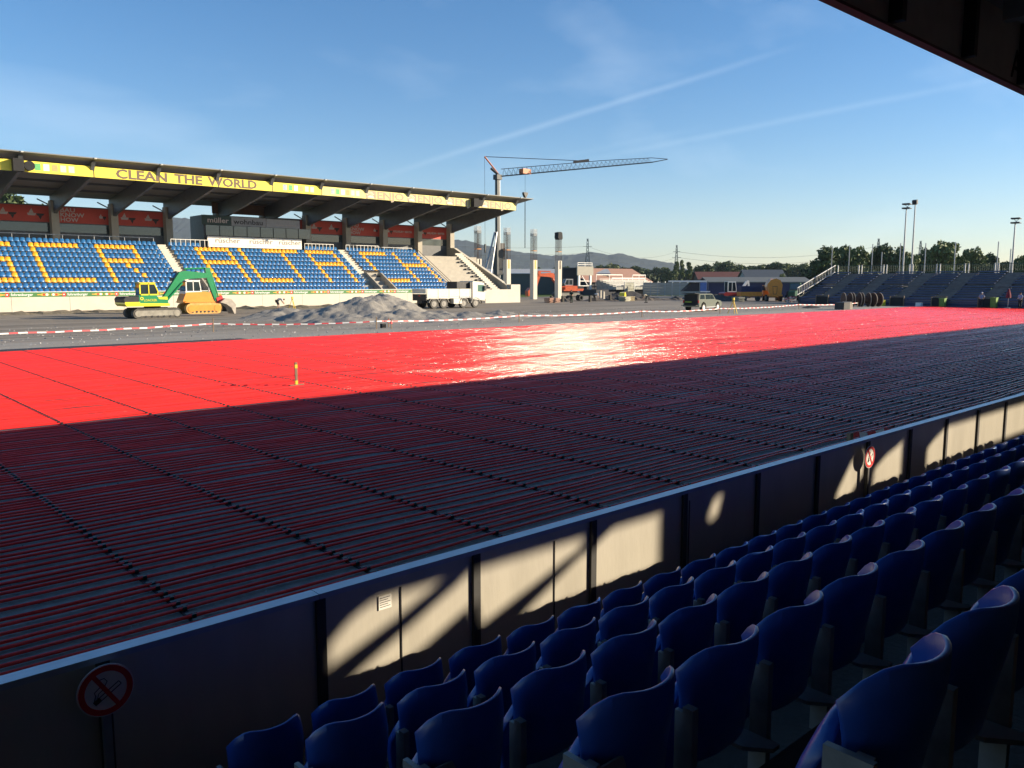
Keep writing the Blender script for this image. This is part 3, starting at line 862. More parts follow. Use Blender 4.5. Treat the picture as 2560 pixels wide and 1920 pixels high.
H_ = MB(); NXh, NYh = 170, 150
hx = np.linspace(23.5, 49, NXh); hy = np.linspace(43.5, 67, NYh)
vs = []
for yv in hy:
    for xv in hx:
        wx, wy = xv + .35 * fbm(xv * .6, yv * .6, 3), yv + .35 * fbm(xv * .6, yv * .6, 9)
        h = 0
        for cx, cy, ch, cr in cones:
            d = math.hypot(wx - cx, wy - cy)
            v = .9 * ch * max(0.0, 1 - d / cr)
            h = max(h, v) + 0.16 * min(h, v)
        h += (0.09 * fbm(xv * 0.9, yv * 0.9, 5) + .03 * fbm(xv * 3.6, yv * 3.6, 2)) * min(1, h * 2.5)
        vs.append((xv, yv, h - 0.03))
fs = [(j * NXh + i, j * NXh + i + 1, (j + 1) * NXh + i + 1, (j + 1) * NXh + i) for j in range(NYh - 1) for i in range(NXh - 1)]
o = H_.add(vs, fs).build('gravel_heap', heap_mat, smooth=True)
tag(o, 'large uneven heap of dark grey gravel in front of the white tipper truck', 'gravel heap')
# low spoil bank along the foot of the far parapet
SB = MB(); n = 160; vs = []
for i in range(n):
    x = 8 + 56 * i / (n - 1)
    h = max(0.02, .17 + .10 * fbm(x * .8, 1, 4) + .10 * fbm(x * 2.3, 2, 1))
    vs += [(x, 80.6 + .3 * fbm(x, 3, 2), -.02), (x, 82.3, h * .7), (x, 83.4, h), (x, 84.05, h * .8)]
o = SB.add(vs, [(4 * i + k_, 4 * i + 4 + k_, 4 * i + 5 + k_, 4 * i + 1 + k_) for i in range(n - 1) for k_ in range(3)]).build('spoil_bank', mat('spoil', (0.20, 0.17, 0.12), .95, var=.35, scale=1.2, bump=.8, bscale=10))
tag(o, 'low ragged bank of brown spoil along the foot of the far parapet', 'spoil bank')

# red and white barrier tape on wooden stakes
tape_mat = [mat('tape_white', (0.80, 0.78, 0.74), .5, var=.03), mat('tape_red', (0.72, 0.06, 0.07), .5, var=.03)]
stakes = [(4.0, 45.0, .7), (18.75, 46.0, .78), (27.2, 42.2, .72), (39.2, 42.5, .66), (52.3, 42.1, .62), (62.7, 41.7, .62), (79.6, 43.4, .6), (90.7, 42.4, .6)]
where = ['outside the left picture edge', 'left of the green excavator bucket', 'left of the gravel heap front', 'in front of the white truck', 'in front of the hut', 'beside the silver pickup', 'right of the silver pickup', 'in front of the cable drums']
T = thing('barrier_tape', 'red and white striped barrier tape strung low across the sand', 'barrier tape', (40, 43, 0))
for (xa, ya, ha), (xb, yb, hb) in zip(stakes[:-1], stakes[1:]):
    ln = math.hypot(xb - xa, yb - ya); n = max(4, int(ln / .40)); m_ = MB()
    for q in range(n):
        def pt(t):
            sag = .10 * math.sin(math.pi * t)
            return (xa + (xb - xa) * t, ya + (yb - ya) * t, .47 - sag + .012 * math.sin(t * 40))
        p, r_ = pt(q / n), pt((q + 1) / n)
        m_.add([(p[0], p[1], p[2] - .034), (r_[0], r_[1], r_[2] - .034), (r_[0], r_[1] + .012, r_[2] + .034), (p[0], p[1] + .012, p[2] + .034)], [(0, 1, 2, 3)], q % 2)
    m_.build('tape_span', tape_mat, T, world=True)
for (x, y, h), wd in list(zip(stakes, where))[1:]:
    s_ = MB().bar((0, 0, -.05), (random.uniform(-.03, .03), 0, h), .05).build('tape_stake', wood)
    s_.location = (x, y, 0)
    tag(s_, 'thin wooden stake holding the barrier tape, %s' % wd, 'stake', 'stakes of the barrier tape')
for x, y, wd in ((29.0, 43.6, 'middle one of the three stakes by the black box'), (28.1, 41.95, 'right one of the three stakes, with red tape end')):
    s_ = thing('tape_stake', 'short wooden stake, %s' % wd, 'stake', (x, y, 0), 0, 'stakes of the barrier tape')
    MB().bar((0, 0, -.05), (.02, 0, .6), .05).build('post', wood, s_)
    MB().box(-.06, .05, -.05, .05, .30, .46).build('tape_knot', tape_mat[1], s_)
o = MB().box(-.14, .14, -.12, .12, 0, .27).build('crate', black); o.location = (28.2, 43.0, 0)
tag(o, 'small black box on the sand between the tape stakes', 'box')
# short stake with red-white tape end at the wall
wt = thing('tape_stake', 'wooden stake with red and white tape tied to it behind the low wall', 'stake', (11.42, 5.35, 0), 0, 'stakes of the barrier tape')
MB().box(-.045, .045, -.03, .03, 0, .69).build('post', wood, wt)
tp = MB()
for q in range(6):
    xa, xb = .05 + .16 * q, .05 + .16 * (q + 1); za, zb = .63 + .004 * q + .02 * math.sin(q * 2), .63 + .004 * (q + 1) + .02 * math.sin(q * 2 + 2)
    tp.add([(xa, -.05 * q, za - .035), (xb, -.05 * (q + 1), zb - .035), (xb, -.05 * (q + 1) + .02, zb + .035), (xa, -.05 * q + .02, za + .035)], [(0, 1, 2, 3)], 1 - q % 2)
tp.build('tape_end', tape_mat, wt)

# ---------------------------------------------------------------- machines
def stadium(x0, x1, z0, z1, n=7):
    r = (z1 - z0) / 2; zc = (z0 + z1) / 2
    a = [(x1 - r + r * math.sin(math.pi * k / n), zc - r * math.cos(math.pi * k / n)) for k in range(n + 1)]
    b = [(x0 + r - r * math.sin(math.pi * k / n), zc + r * math.cos(math.pi * k / n)) for k in range(n + 1)]
    return a + b
track_mat = mat('track_steel', (0.09, 0.082, 0.07), .75, .2, var=.4, scale=5)
def tracks(t, x0, x1, h, w, g, inner, m=track_mat):
    """two crawler tracks of width w with gap g between them; each with frame, rollers and pads"""
    for s_ in (-1, 1):
        ya, yb = sorted((s_ * g / 2, s_ * (g / 2 + w)))
        tk = MB().prism(stadium(x0, x1, 0, h), 'y', ya, yb)
        tr = tk.build('track', m, t)
        pd = MB(); L = x1 - x0
        for q in range(int(L / .19)):
            x = x0 + h * .4 + (L - h * .8) * q / int(L / .19)
            pd.box(x, x + .07, ya - .02, yb + .02, h - .005, h + .035)
            pd.box(x, x + .07, ya - .02, yb + .02, -.02, .01)
        pd.build('track_pads', m, tr)
        fy = ya - .012 if s_ < 0 else yb
        fr = MB().prism(stadium(x0 + h * .42, x1 - h * .42, h * .26, h * .80, 4), 'y', fy, fy + .012)
        fr.build('track_frame', inner, tr)
        for q in range(7):
            x = x0 + h * .6 + (L - h * 1.2) * q / 6
            MB().disc((x, fy - .004, h * .20), h * .10, 'y', .03, 8).build('roller', dark_metal, tr)
        for x in (x0 + h / 2, x1 - h / 2):
            MB().disc((x, fy - .006, h * .5), h * .33, 'y', .03, 14).build('sprocket', inner, tr)
def box_part(t, name, m, *b): return MB().box(*b).build(name, m, t)
def cab(t, x0, x1, y0, y1, z0, z1, frame, rake=.25):
    """cab with raked front, glass and a frame of posts"""
    c = MB().prism([(x0, z0), (x1 + .0, z0), (x1, z0 + .35 * (z1 - z0)), (x1 - rake, z1), (x0 + .04, z1)], 'y', y0 + .03, y1 - .03).build('cab', glass, t)
    f = MB()
    for yv in (y0, y1 - .07):
        f.box(x0, x0 + .09, yv, yv + .07, z0, z1)
        f.bar((x1 - .03, yv + .035, z0), (x1 - .03, yv + .035, z0 + .36 * (z1 - z0)), .08)
        f.bar((x1 - .03, yv + .035, z0 + .34 * (z1 - z0)), (x1 - rake - .02, yv + .035, z1), .08)
        f.box((x0 + x1) / 2 - .04, (x0 + x1) / 2 + .03, yv, yv + .07, z0, z1)
        f.box(x0, x1 - rake, yv, yv + .07, z1 - .09, z1)
        f.box(x0, x1, yv, yv + .07, z0, z0 + .10)
    f.build('cab_frame', frame, t)
    MB().box(x0 - .02, x1 - rake + .06, y0 - .02, y1 + .02, z1, z1 + .07).build('cab_roof', frame, t)
def excavator(label, loc, rot, sc, boom_m, body_m, trim_m, cab_m, bucket_m, arm=None, lettering=None):
    t = thing('excavator', label, 'excavator', loc, rot); t.scale = (sc,) * 3
    tracks(t, -1.85, 1.85, .78, .55, 1.35, mat('track_frame_pale', (.30, .28, .23), .8, var=.25, scale=3))
    MB().disc((0, 0, .85), .62, 'z', .25, 18).build('turntable', dark_metal, t)
    MB().prism([(-2.25, .95), (.95, .95), (.95, 1.15), (-2.30, 1.22), (-2.38, 1.1)], 'y', -1.22, 1.22).build('deck', trim_m, t)
    MB().prism([(-2.38, 1.12), (-1.35, 1.12), (-1.35, 1.70), (-2.30, 1.70), (-2.44, 1.5)], 'y', -1.20, 1.20).build('counterweight', dark_metal, t)
    MB().box(-2.40, -1.3, -1.23, 1.23, 1.12, 1.30).build('counterweight_band', trim_m, t)
    MB().prism([(-1.35, 1.15), (.85, 1.15), (.80, 1.45), (.15, 1.50), (-.05, 1.80), (-1.35, 1.80)], 'y', -1.21, -.20).build('side_cover', body_m, t)
    MB().prism([(-1.35, 1.15), (.70, 1.15), (.70, 1.55), (-1.35, 1.75)], 'y', -.15, 1.21).build('engine_cover', body_m, t)
    cab(t, -1.28, .12, -1.18, -.20, 1.80, 2.72, trim_m if trim_m is not body_m else cab_m)
    if lettering:
        text('lettering', lettering, (-1.0, -1.216, 1.33), .26, mat('yellow_print', (.85, .70, .03), .5), t, width=.95)
        MB().ring((-1.15, -1.216, 1.55), .07, .13, 'y', .008, 12).build('emblem', MATS['yellow_print'], t)
    a = arm or [(.72, 1.45), (2.45, 3.70), (4.55, 3.52), (5.15, 1.25)]
    (fx, fz), (kx, kz), (ex, ez), (sx_, sz) = a
    MB().prism([(fx - .15, fz - .2), (fx + .35, fz), (kx + .05, kz - .72), (kx + .55, kz - .62), (ex + .05, ez - .35), (ex + .1, ez), (kx + .25, kz + .02), (kx - .25, kz - .08)], 'y', -.20, .20).build('boom', boom_m, t)
    MB().prism([(ex - .25, ez + .45), (ex + .15, ez + .50), (ex + .28, ez - .15), (sx_ + .14, sz), (sx_ - .10, sz), (ex - .12, ez - .45)], 'y', -.16, .16).build('stick', boom_m, t)
    cm = boom_m if boom_m is body_m else dark_metal
    for pts_, rr_ in (([(kx + .2, 0, kz + .18), (ex - .2, 0, ez + .42)], .075), ([(fx + .35, -.25, fz - .1), (kx - .1, -.25, kz - .95)], .085), ([(fx + .35, .25, fz - .1), (kx - .1, .25, kz - .95)], .085), ([(ex + .28, 0, ez + .1), (sx_ + .22, 0, sz + .35)], .065)):
        MB().tube(pts_, rr_, 8).build('hydraulic_cylinder', cm, t)
    MB().box(fx - .35, fx + .35, -.42, .42, .98, fz + .2).build('boom_foot', trim_m, t)
    MB().prism([(sx_ - .05, sz + .25), (sx_ + .45, sz + .45), (sx_ + .55, sz + .1), (sx_ + .1, sz - .2)], 'y', -.22, .22).build('bucket_link', red_print if bucket_m is not body_m else body_m, t)
    bk = [(sx_ + .12, sz - .10), (sx_ + .55, sz + .22), (sx_ + 1.05, sz + .18), (sx_ + 1.45, sz - .30), (sx_ + 1.40, sz - 1.05), (sx_ + 1.28, sz - 1.08), (sx_ + 1.05, sz - .55), (sx_ + .62, sz - .25)]
    MB().prism(bk, 'y', -.62, .62).build('bucket', bucket_m, t)
    return t
ex_green = mat('machine_green', (0.015, 0.24, 0.085), .35, var=.08, coat=.3)
ex_yellow = mat('machine_yellow', (0.80, 0.66, 0.03), .4, var=.06, coat=.3)
ex_bucket = mat('worn_bucket', (0.36, 0.32, 0.27), .45, .5, var=.25, scale=3)
m_orange = mat('machine_orange', (0.78, 0.29, 0.035), .42, var=.08, coat=.2)
m_red = mat('machine_red_orange', (0.62, 0.11, 0.03), .5, var=.15, coat=.2)
excavator('green and yellow crawler excavator with its arm raised over the orange dozer', (22.65, 67.4, 0), 0, 1.0, ex_green, ex_green, ex_yellow, ex_yellow, ex_bucket, lettering='LOACKER')
# crawler loader
dz = thing('crawler_dozer', 'orange crawler dozer with white cab parked behind the green excavator', 'dozer', (29.1, 74.2, 0))
tracks(dz, -1.65, 1.65, .95, .5, 1.2, m_orange, mat('track_orange', (.62, .36, .10), .7, var=.3, scale=4))
MB().prism([(-1.75, .95), (1.75, .95), (1.70, 1.75), (.2, 1.95), (-1.45, 1.90), (-1.75, 1.2)], 'y', -.78, .78).build('hull', m_orange, dz)
MB().prism([(-1.78, 1.0), (1.72, .98), (1.72, 1.08), (-1.6, 1.12)], 'y', -1.12, 1.12).build('track_guard', m_orange, dz)
cab(dz, -1.45, -.10, -.72, .72, 1.90, 2.92, white_paint, .12)
MB().box(-1.5, -.05, -.76, .76, 1.78, 2.02).build('cab_skirt', white_paint, dz)
MB().tube([(.75, -.3, 1.8), (.75, -.3, 2.7)], .055, 8).build('exhaust_pipe', grey_steel, dz)
MB().prism([(1.85, .15), (2.0, .15), (2.15, .7), (2.05, 1.25), (1.9, 1.25), (2.0, .7)], 'y', -1.5, 1.5).build('blade', dark_metal, dz)

# tipper truck
def wheel(t, x, y, r, w, rim_m, side=-1, name='wheel'):
    e = MB().disc((0, 0, 0), r, 'y', w, 22).build(name, black, t); e.location = (x, y, r)
    MB().ring((0, side * w / 2, 0), r * .60, r * .985, 'y', .03, 22).build('tyre_wall', mat('dusty_tyre', (.10, .095, .085), .9, var=.2), e)
    MB().disc((0, side * (w / 2 + .004), 0), r * .60, 'y', .02, 18).build('rim', rim_m, e)
    MB().disc((0, side * (w / 2 + .02), 0), r * .22, 'y', .04, 10).build('hub', rim_m, e)
    return e
tk = thing('tipper_truck', 'cream white four-axle tipper truck standing behind the gravel heap', 'truck', (55.3, 71.2, 0))
rim_dust = mat('dusty_rim', (.32, .30, .26), .7, var=.2)
MB().box(-4.0, 3.9, -.45, .45, .55, .95).build('chassis', dark_metal, tk)
MB().box(-4.0, 2.05, -1.22, 1.22, 1.12, 1.22).build('bed_floor', grey_steel, tk)
for yv in (-1.24, 1.18): MB().box(-3.95, 2.05, yv, yv + .06, 1.24, 2.08).build('bed_side', cream_paint, tk)
for q in range(5): MB().box(-3.9 + 1.45 * q, -3.8 + 1.45 * q, -1.27, -1.235, 1.18, 2.08).build('side_stake', cream_paint, tk)
MB().box(-4.02, -3.94, -1.22, 1.22, .85, 1.55).build('tailgate', dark_metal, tk)
MB().box(-4.05, -3.99, -1.22, 1.22, 1.60, 2.08).build('tailgate_top', cream_paint, tk)
MB().box(-4.03, -3.95, -.2, .15, 1.3, 1.42).build('tail_light', red_print, tk)
MB().box(1.95, 2.05, -1.2, 1.2, 1.24, 2.75).build('bed_headboard', dark_metal, tk)
MB().box(.35, 1.95, -.9, .9, 2.1, 2.85).build('tarpaulin_roll', dark_metal, tk)
MB().prism([(2.30, .95), (4.05, .75), (4.12, 1.7), (3.95, 2.72), (2.45, 2.92), (2.30, 2.80)], 'y', -1.2, 1.2).build('cab', cream_paint, tk)
MB().box(2.12, 2.34, -1.1, 1.1, .9, 2.78).build('air_intake', concrete, tk)
MB().prism([(3.05, 1.78), (3.98, 1.72), (3.90, 2.48), (3.05, 2.50)], 'y', -1.215, -1.20).build('side_window', mat('cab_glass', (.12, .22, .17), .1, spec=.8), tk)
MB().prism([(3.95, 1.75), (4.10, 1.75), (3.96, 2.6), (3.9, 2.6)], 'y', -1.05, 1.05).build('windscreen', glass, tk)
MB().box(3.6, 4.16, -1.18, 1.18, .45, .95).build('bumper', dark_metal, tk)
MB().box(3.85, 4.1, -1.42, -1.28, 1.85, 2.4).build('mirror', dark_metal, tk)
MB().box(-.35, .75, -1.22, -.6, .48, 1.05).build('fuel_tank', cream_paint, tk)
for x in (-2.95, -1.65, 1.05, 2.75):
    for yv, sd in ((-1.02, -1), (1.02, 1)): wheel(tk, x, yv, .50, .32, rim_dust, sd)
gd = MB()
for x in (-2.95, -1.65): gd.prism([(x - .72, .65), (x - .45, 1.06), (x + .45, 1.06), (x + .72, .65), (x + .66, .62), (x + .42, 1.0), (x - .42, 1.0), (x - .66, .62)], 'y', -1.22, -.85)
for x in (1.05, 2.75): gd.prism([(x - .68, .55), (x - .5, .98), (x, 1.14), (x + .5, .98), (x + .68, .55), (x + .6, .52), (x + .44, .9), (x, 1.06), (x - .44, .9), (x - .6, .52)], 'y', -1.22, -.85)
gd.build('mudguards', rim_dust, tk)

# silver pickup with canopy, rear hatch open
silver = mat('silver_green_paint', (0.26, 0.285, 0.24), .28, .55, var=.05, coat=.5)
pk = thing('pickup_truck', 'silver pickup with canopy and open black rear hatch by the tape', 'pickup', (68.1, 47.3, 0), R(7))
MB().prism([(-2.35, .45), (-1.95, .42), (-1.85, .75), (-1.45, .95), (-1.02, .75), (-.92, .42), (1.0, .42), (1.08, .75), (1.45, .93), (1.82, .75), (1.92, .42), (2.28, .48), (2.32, .80), (2.1, .98), (1.15, 1.10), (-2.35, 1.10)], 'y', -.86, .86).build('body', silver, pk)
MB().prism([(-2.25, 1.10), (1.20, 1.10), (.55, 1.62), (.35, 1.68), (-2.15, 1.70)], 'y', -.76, .76).build('cabin', silver, pk)
for pg in ([(-2.0, 1.18), (-1.05, 1.18), (-1.15, 1.60), (-1.95, 1.60)], [(-.85, 1.16), (.0, 1.16), (.0, 1.60), (-.95, 1.60)], [(.06, 1.16), (.95, 1.16), (.5, 1.58), (.06, 1.60)]):
    for yv in (-.772, .76): MB().prism(pg, 'y', yv, yv + .012).build('side_window', glass, pk)
MB().prism([(1.16, 1.12), (1.22, 1.12), (.60, 1.62), (.54, 1.62)], 'y', -.68, .68).build('windscreen', glass, pk)
MB().box(-2.38, -2.24, -.72, .72, .55, 1.62).build('load_bay', black, pk)
MB().bar((-2.15, 0, 1.70), (-2.95, 0, 1.76), 1.4, .04).build('rear_hatch', dark_metal, pk)
MB().box(-2.85, -2.36, -.80, .80, .56, .62).build('tailgate', dark_metal, pk)
MB().box(-2.46, -2.37, -.1, .6, .85, .98).build('green_crate', mat('lime', (.30, .36, .03), .6), pk)
for yv in (-.85, .73): MB().box(-2.40, -2.33, yv, yv + .12, .82, 1.08).build('tail_light', red_print, pk)
for x in (-1.45, 1.45):
    for yv, sd in ((-.76, -1), (.76, 1)): wheel(pk, x, yv, .37, .24, white_paint, sd)
MB().box(-.95, 1.0, -.90, -.84, .36, .44).build('side_step', grey_steel, pk)
# survey tripod near the pickup and one at the heap
def tripod(x, y, h, label):
    t = thing('survey_tripod', label, 'tripod', (x, y, 0))
    for a in (20, 140, 260): MB().bar((.42 * h * math.cos(R(a)), .42 * h * math.sin(R(a)), 0), (.04 * math.cos(R(a)), .04 * math.sin(R(a)), h), .045).build('leg', y_mat, t)
    MB().disc((0, 0, h + .02), .09, 'z', .05, 10).build('head', dark_metal, t)
    MB().box(-.08, .08, -.07, .07, h + .05, h + .28).build('instrument', y_mat, t)
tripod(64.0, 41.2, 1.15, 'yellow survey tripod standing beside the silver pickup')
tripod(40.9, 79.4, 1.0, 'small survey tripod in front of the bending worker')

# ---------------------------------------------------------------- people
skin_m = mat('skin', (.45, .26, .17), .6, var=.05)
def skinned(name, V, E, Rr, m, parent):
    me = bpy.data.meshes.new(name); me.from_pydata([tuple(v) for v in V], E, []); me.materials.append(m)
    o = bpy.data.objects.new(name, me); col.objects.link(o); o.parent = parent
    md = o.modifiers.new('skin', 'SKIN'); md.use_smooth_shade = True
    sk = me.skin_vertices[0].data
    for i, r in enumerate(Rr): sk[i].radius = (r, r)
    sk[0].use_root = True
    ss = o.modifiers.new('sub', 'SUBSURF'); ss.levels = 1; ss.render_levels = 1
    return o
def person(label, loc, rot, pose, shirt, legs, sleeves=True, shorts=False, hat=None):
    t = thing('person', label, 'person', loc, R(rot))
    # joints in a local frame: x forward, y left, z up (body height 1.72)
    if pose == 'stand':
        J = dict(pel=(0, 0, .92), sp=(0, 0, 1.15), ch=(.02, 0, 1.36), nk=(.02, 0, 1.48), hd=(.05, 0, 1.60), tp=(.05, 0, 1.70),
                 hl=(0, .10, .88), kl=(.05, .11, .48), al=(-.02, .12, .08), tl=(.13, .13, .04), hr=(0, -.10, .88), kr=(.02, -.11, .48), ar=(-.08, -.12, .08), tr=(.08, -.13, .04),
                 sl=(.02, .19, 1.40), el=(.05, .24, 1.13), wl=(.22, .20, .95), fl=(.30, .17, .93), sr=(.02, -.19, 1.40), er=(.04, -.24, 1.13), wr=(.24, -.19, 1.0), fr=(.32, -.16, .99))
    else:   # bending forward, hands low in front
        J = dict(pel=(-.12, 0, .90), sp=(.10, 0, 1.06), ch=(.33, 0, 1.10), nk=(.45, 0, 1.10), hd=(.56, 0, 1.04), tp=(.63, 0, .97),
                 hl=(-.12, .10, .86), kl=(-.02, .12, .46), al=(-.08, .14, .08), tl=(.08, .15, .04), hr=(-.12, -.10, .86), kr=(.06, -.12, .46), ar=(.02, -.14, .08), tr=(.17, -.15, .04),
                 sl=(.34, .19, 1.08), el=(.42, .21, .80), wl=(.55, .15, .60), fl=(.60, .12, .53), sr=(.34, -.19, 1.08), er=(.44, -.21, .80), wr=(.58, -.14, .62), fr=(.63, -.11, .55))
    names = list(J)
    ix = {n_: i for i, n_ in enumerate(names)}
    ed = [('pel', 'sp'), ('sp', 'ch'), ('ch', 'nk'), ('nk', 'hd'), ('hd', 'tp'), ('pel', 'hl'), ('hl', 'kl'), ('kl', 'al'), ('al', 'tl'), ('pel', 'hr'), ('hr', 'kr'), ('kr', 'ar'), ('ar', 'tr'),
          ('ch', 'sl'), ('sl', 'el'), ('el', 'wl'), ('wl', 'fl'), ('ch', 'sr'), ('sr', 'er'), ('er', 'wr'), ('wr', 'fr')]
    rad = dict(pel=.13, sp=.12, ch=.14, nk=.055, hd=.095, tp=.07, hl=.09, kl=.06, al=.045, tl=.04, hr=.09, kr=.06, ar=.045, tr=.04, sl=.065, el=.045, wl=.034, fl=.04, sr=.065, er=.045, wr=.034, fr=.04)
    skinned('body', [J[n_] for n_ in names], [(ix[a], ix[b]) for a, b in ed], [rad[n_] for n_ in names], skin_m, t)
    def cloth(nm, ns_, es, m, grow):
        i2 = {n_: i for i, n_ in enumerate(ns_)}
        skinned(nm, [J[n_] for n_ in ns_], [(i2[a], i2[b]) for a, b in es], [rad[n_] + grow for n_ in ns_], m, t)
    cloth('shirt', ['pel', 'sp', 'ch', 'sl', 'el', 'sr', 'er'], [('pel', 'sp'), ('sp', 'ch'), ('ch', 'sl'), ('sl', 'el'), ('ch', 'sr'), ('sr', 'er')], shirt, .022)
    if shorts: cloth('shorts', ['pel', 'hl', 'kl', 'hr', 'kr'], [('pel', 'hl'), ('hl', 'kl'), ('pel', 'hr'), ('hr', 'kr')], legs, .028)
    else: cloth('trousers', ['pel', 'hl', 'kl', 'al', 'hr', 'kr', 'ar'], [('pel', 'hl'), ('hl', 'kl'), ('kl', 'al'), ('pel', 'hr'), ('hr', 'kr'), ('kr', 'ar')], legs, .025)
    for a, b in (('al', 'tl'), ('ar', 'tr')):
        pa, pb_ = J[a], J[b]
        MB().prism([(pa[0] - .07, 0), (pb_[0] + .06, 0), (pb_[0] + .05, .06), (pa[0] + .03, .11), (pa[0] - .06, .11)], 'y', pa[1] - .05, pa[1] + .05).build('shoe', black, t)
    hd = Vector(J['hd']); tp = Vector(J['tp']); d = (tp - hd).normalized()
    MB().tube([hd + d * .02, hd + d * .09, hd + d * .135], [.112, .10, .03], 8).build('hair' if hat is None else 'cap', mat('dark_hair', (.03, .022, .015), .8) if hat is None else hat, t, smooth=True)
    # simple facial features: nose and brow line so the head has a front
    f = Vector((1, 0, 0)) if pose == 'stand' else Vector((.5, 0, -.85))
    MB().tube([hd + f * .085, hd + f * .125 - d * .012], [.022, .012], 5).build('nose', skin_m, t)
    return t
shirt_w = mat('shirt_white', (.72, .72, .70), .8, var=.05); shirt_b = mat('shirt_light_blue', (.28, .34, .48), .8, var=.08); ov_green = mat('overalls_dark_green', (.015, .04, .028), .8)
trs_dark = mat('trousers_dark', (.02, .02, .025), .8); trs_grey = mat('trousers_grey', (.12, .12, .11), .8); shirt_s = mat('shirt_sand', (.38, .35, .26), .8); hat_b = mat('cap_white', (.6, .62, .65), .7)
person('worker in white shirt and black shorts bending over in front of the parapet', (39.4, 79.6, 0), -15, 'bend', shirt_w, trs_dark, shorts=True)
person('worker in dark green overalls standing between the concrete columns and the scoreboard', (80.9, 77.3, 0), 200, 'stand', ov_green, ov_green)
person('worker in white shirt bending beside the scoreboard frame', (89.6, 80.9, 0), -30, 'bend', shirt_w, trs_dark)
person('worker in sand-coloured shirt bending in front of the slatted hut', (88.4, 70.5, 0), 150, 'bend', shirt_s, trs_grey)
person('person in light blue shirt standing at the front of the blue end stand', (97.6, 32.0, 0), 10, 'stand', shirt_b, trs_dark, hat=hat_b)
person('person in grey shirt at the right edge beside the red parasol', (97.9, 28.35, 0), 160, 'stand', shirt_b, trs_dark)

# ---------------------------------------------------------------- precast columns with rebar
rebar = mat('rusty_rebar', (.035, .022, .016), .8, var=.4, scale=6); net_w = mat('white_cap_net', (.45, .46, .45), .7, alpha=.38)
PCX = [81.2, 87.2, 93.0, 98.7]
PCL = ['partly hidden by the sloping side wall', 'beside the tower crane mast', 'second from the scoreboard', 'with black wrapped top, nearest the scoreboard']
for i, x in enumerate(PCX):
    t = thing('concrete_column', 'precast concrete column with rebar cage on top, ' + PCL[i], 'column', (x, 97.4, 0), 0, 'new concrete columns beside the far grandstand')
    MB().box(-.42, .42, -.42, .42, -.6, 6.3).build('shaft', concrete_white, t)
    if i in (1, 2): MB().prism([(-.18, 4.9), (.18, 4.9), (.18, 6.2), (0, 6.32), (-.18, 6.2)], 'y', -.435, -.421).build('orange_liner', m_orange, t)
    else: MB().box(-.14, .14, -.435, -.421, 4.9, 6.25).build('slot', concrete_dark, t)
    for a in (-.36, -.12, .12, .36):
        for b in (-.36, .36):
            MB().tube([(a, b, 6.2), (a, b, 10.6)], .032, 5).build('rebar', rebar, t)
    for q in range(16):
        z = 7.9 + .17 * q
        r_ = MB()
        for p, s_ in (((-.38, -.38), (.38, -.38)), ((.38, -.38), (.38, .38)), ((.38, .38), (-.38, .38)), ((-.38, .38), (-.38, -.38))): r_.bar((*p, z), (*s_, z), .034)
        r_.build('stirrup', rebar, t)
    MB().box(-.40, .40, -.40, .40, 7.75, 7.82).build('spacer_plate', m_orange, t)
    if i == 3:
        MB().prism([(-.5, 10.1), (-.3, 9.8), (.35, 9.75), (.55, 10.0), (.45, 10.9), (.1, 11.05), (-.45, 10.95)], 'y', -.45, .45).build('black_wrap', black, t)
    else:
        w_ = MB()
        for p, s_ in (((-.4, -.4), (.4, -.4)), ((.4, -.4), (.4, .4)), ((.4, .4), (-.4, .4)), ((-.4, .4), (-.4, -.4))):
            w_.add([(*p, 10.15), (*s_, 10.15), (*s_, 11.25), (*p, 11.25)], [(0, 1, 2, 3)])
        w_.build('net_cap', net_w, t)

# ---------------------------------------------------------------- tower crane
crane_m = mat('crane_steel', (.022, .028, .032), .5, .2, var=.2); crane_o = mat('crane_orange', (.55, .16, .05), .5)
cr = thing('tower_crane', 'slim dark tower crane with long lattice jib behind the far grandstand', 'crane', (91.0, 104.0, 0))
MB().box(-.30, .26, -.30, .26, 0, 19.6).build('mast', crane_m, cr)
MB().box(.27, .33, -.30, -.20, .2, 19.4).build('mast_stripe', grey_steel, cr)
MB().box(-2.2, 2.2, -2.2, 2.2, 0, .7).build('base_frame', dark_metal, cr)
st_ = MB(); st_.bar((-.6, 0, 11.0), (-3.4, .5, 1.0), .22); st_.bar((-.4, -.3, 11.0), (-2.6, -.6, 1.0), .18); st_.build('stay', grey_steel, cr)
MB().box(.45, 1.3, -.4, .4, 6.2, 9.2).build('ballast_box', dark_metal, cr)
MB().box(-.55, .75, -.5, .5, 4.0, 8.0).build('winch_frame', crane_m, cr)
hd = Vector((.35, 0, 20.05)); jd = Vector((119.2 - 91.35, 90.94 - 104.0, 23.85 - 20.05)); L = jd.length; jd.normalize()
sd = jd.cross(Vector((0, 0, 1))).normalized(); up = sd.cross(jd).normalized()
MB().box(-.5, .6, -.5, .5, 19.5, 20.3).build('head', crane_m, cr)
jb = MB()
Q = lambda s_, a, b: hd + jd * s_ + sd * a + up * b
n = 34
jb.tube([Q(0, -.45, 0), Q(L - 3, -.4, 0), Q(L, 0, .25)], .06, 5); jb.tube([Q(0, .45, 0), Q(L - 3, .4, 0), Q(L, 0, .25)], .06, 5); jb.tube([Q(.5, 0, 1.15), Q(L * .6, 0, 1.05), Q(L - 3, 0, .75), Q(L, 0, .3)], .055, 5)
jb.build('jib_chords', crane_m, cr)
lc = MB()
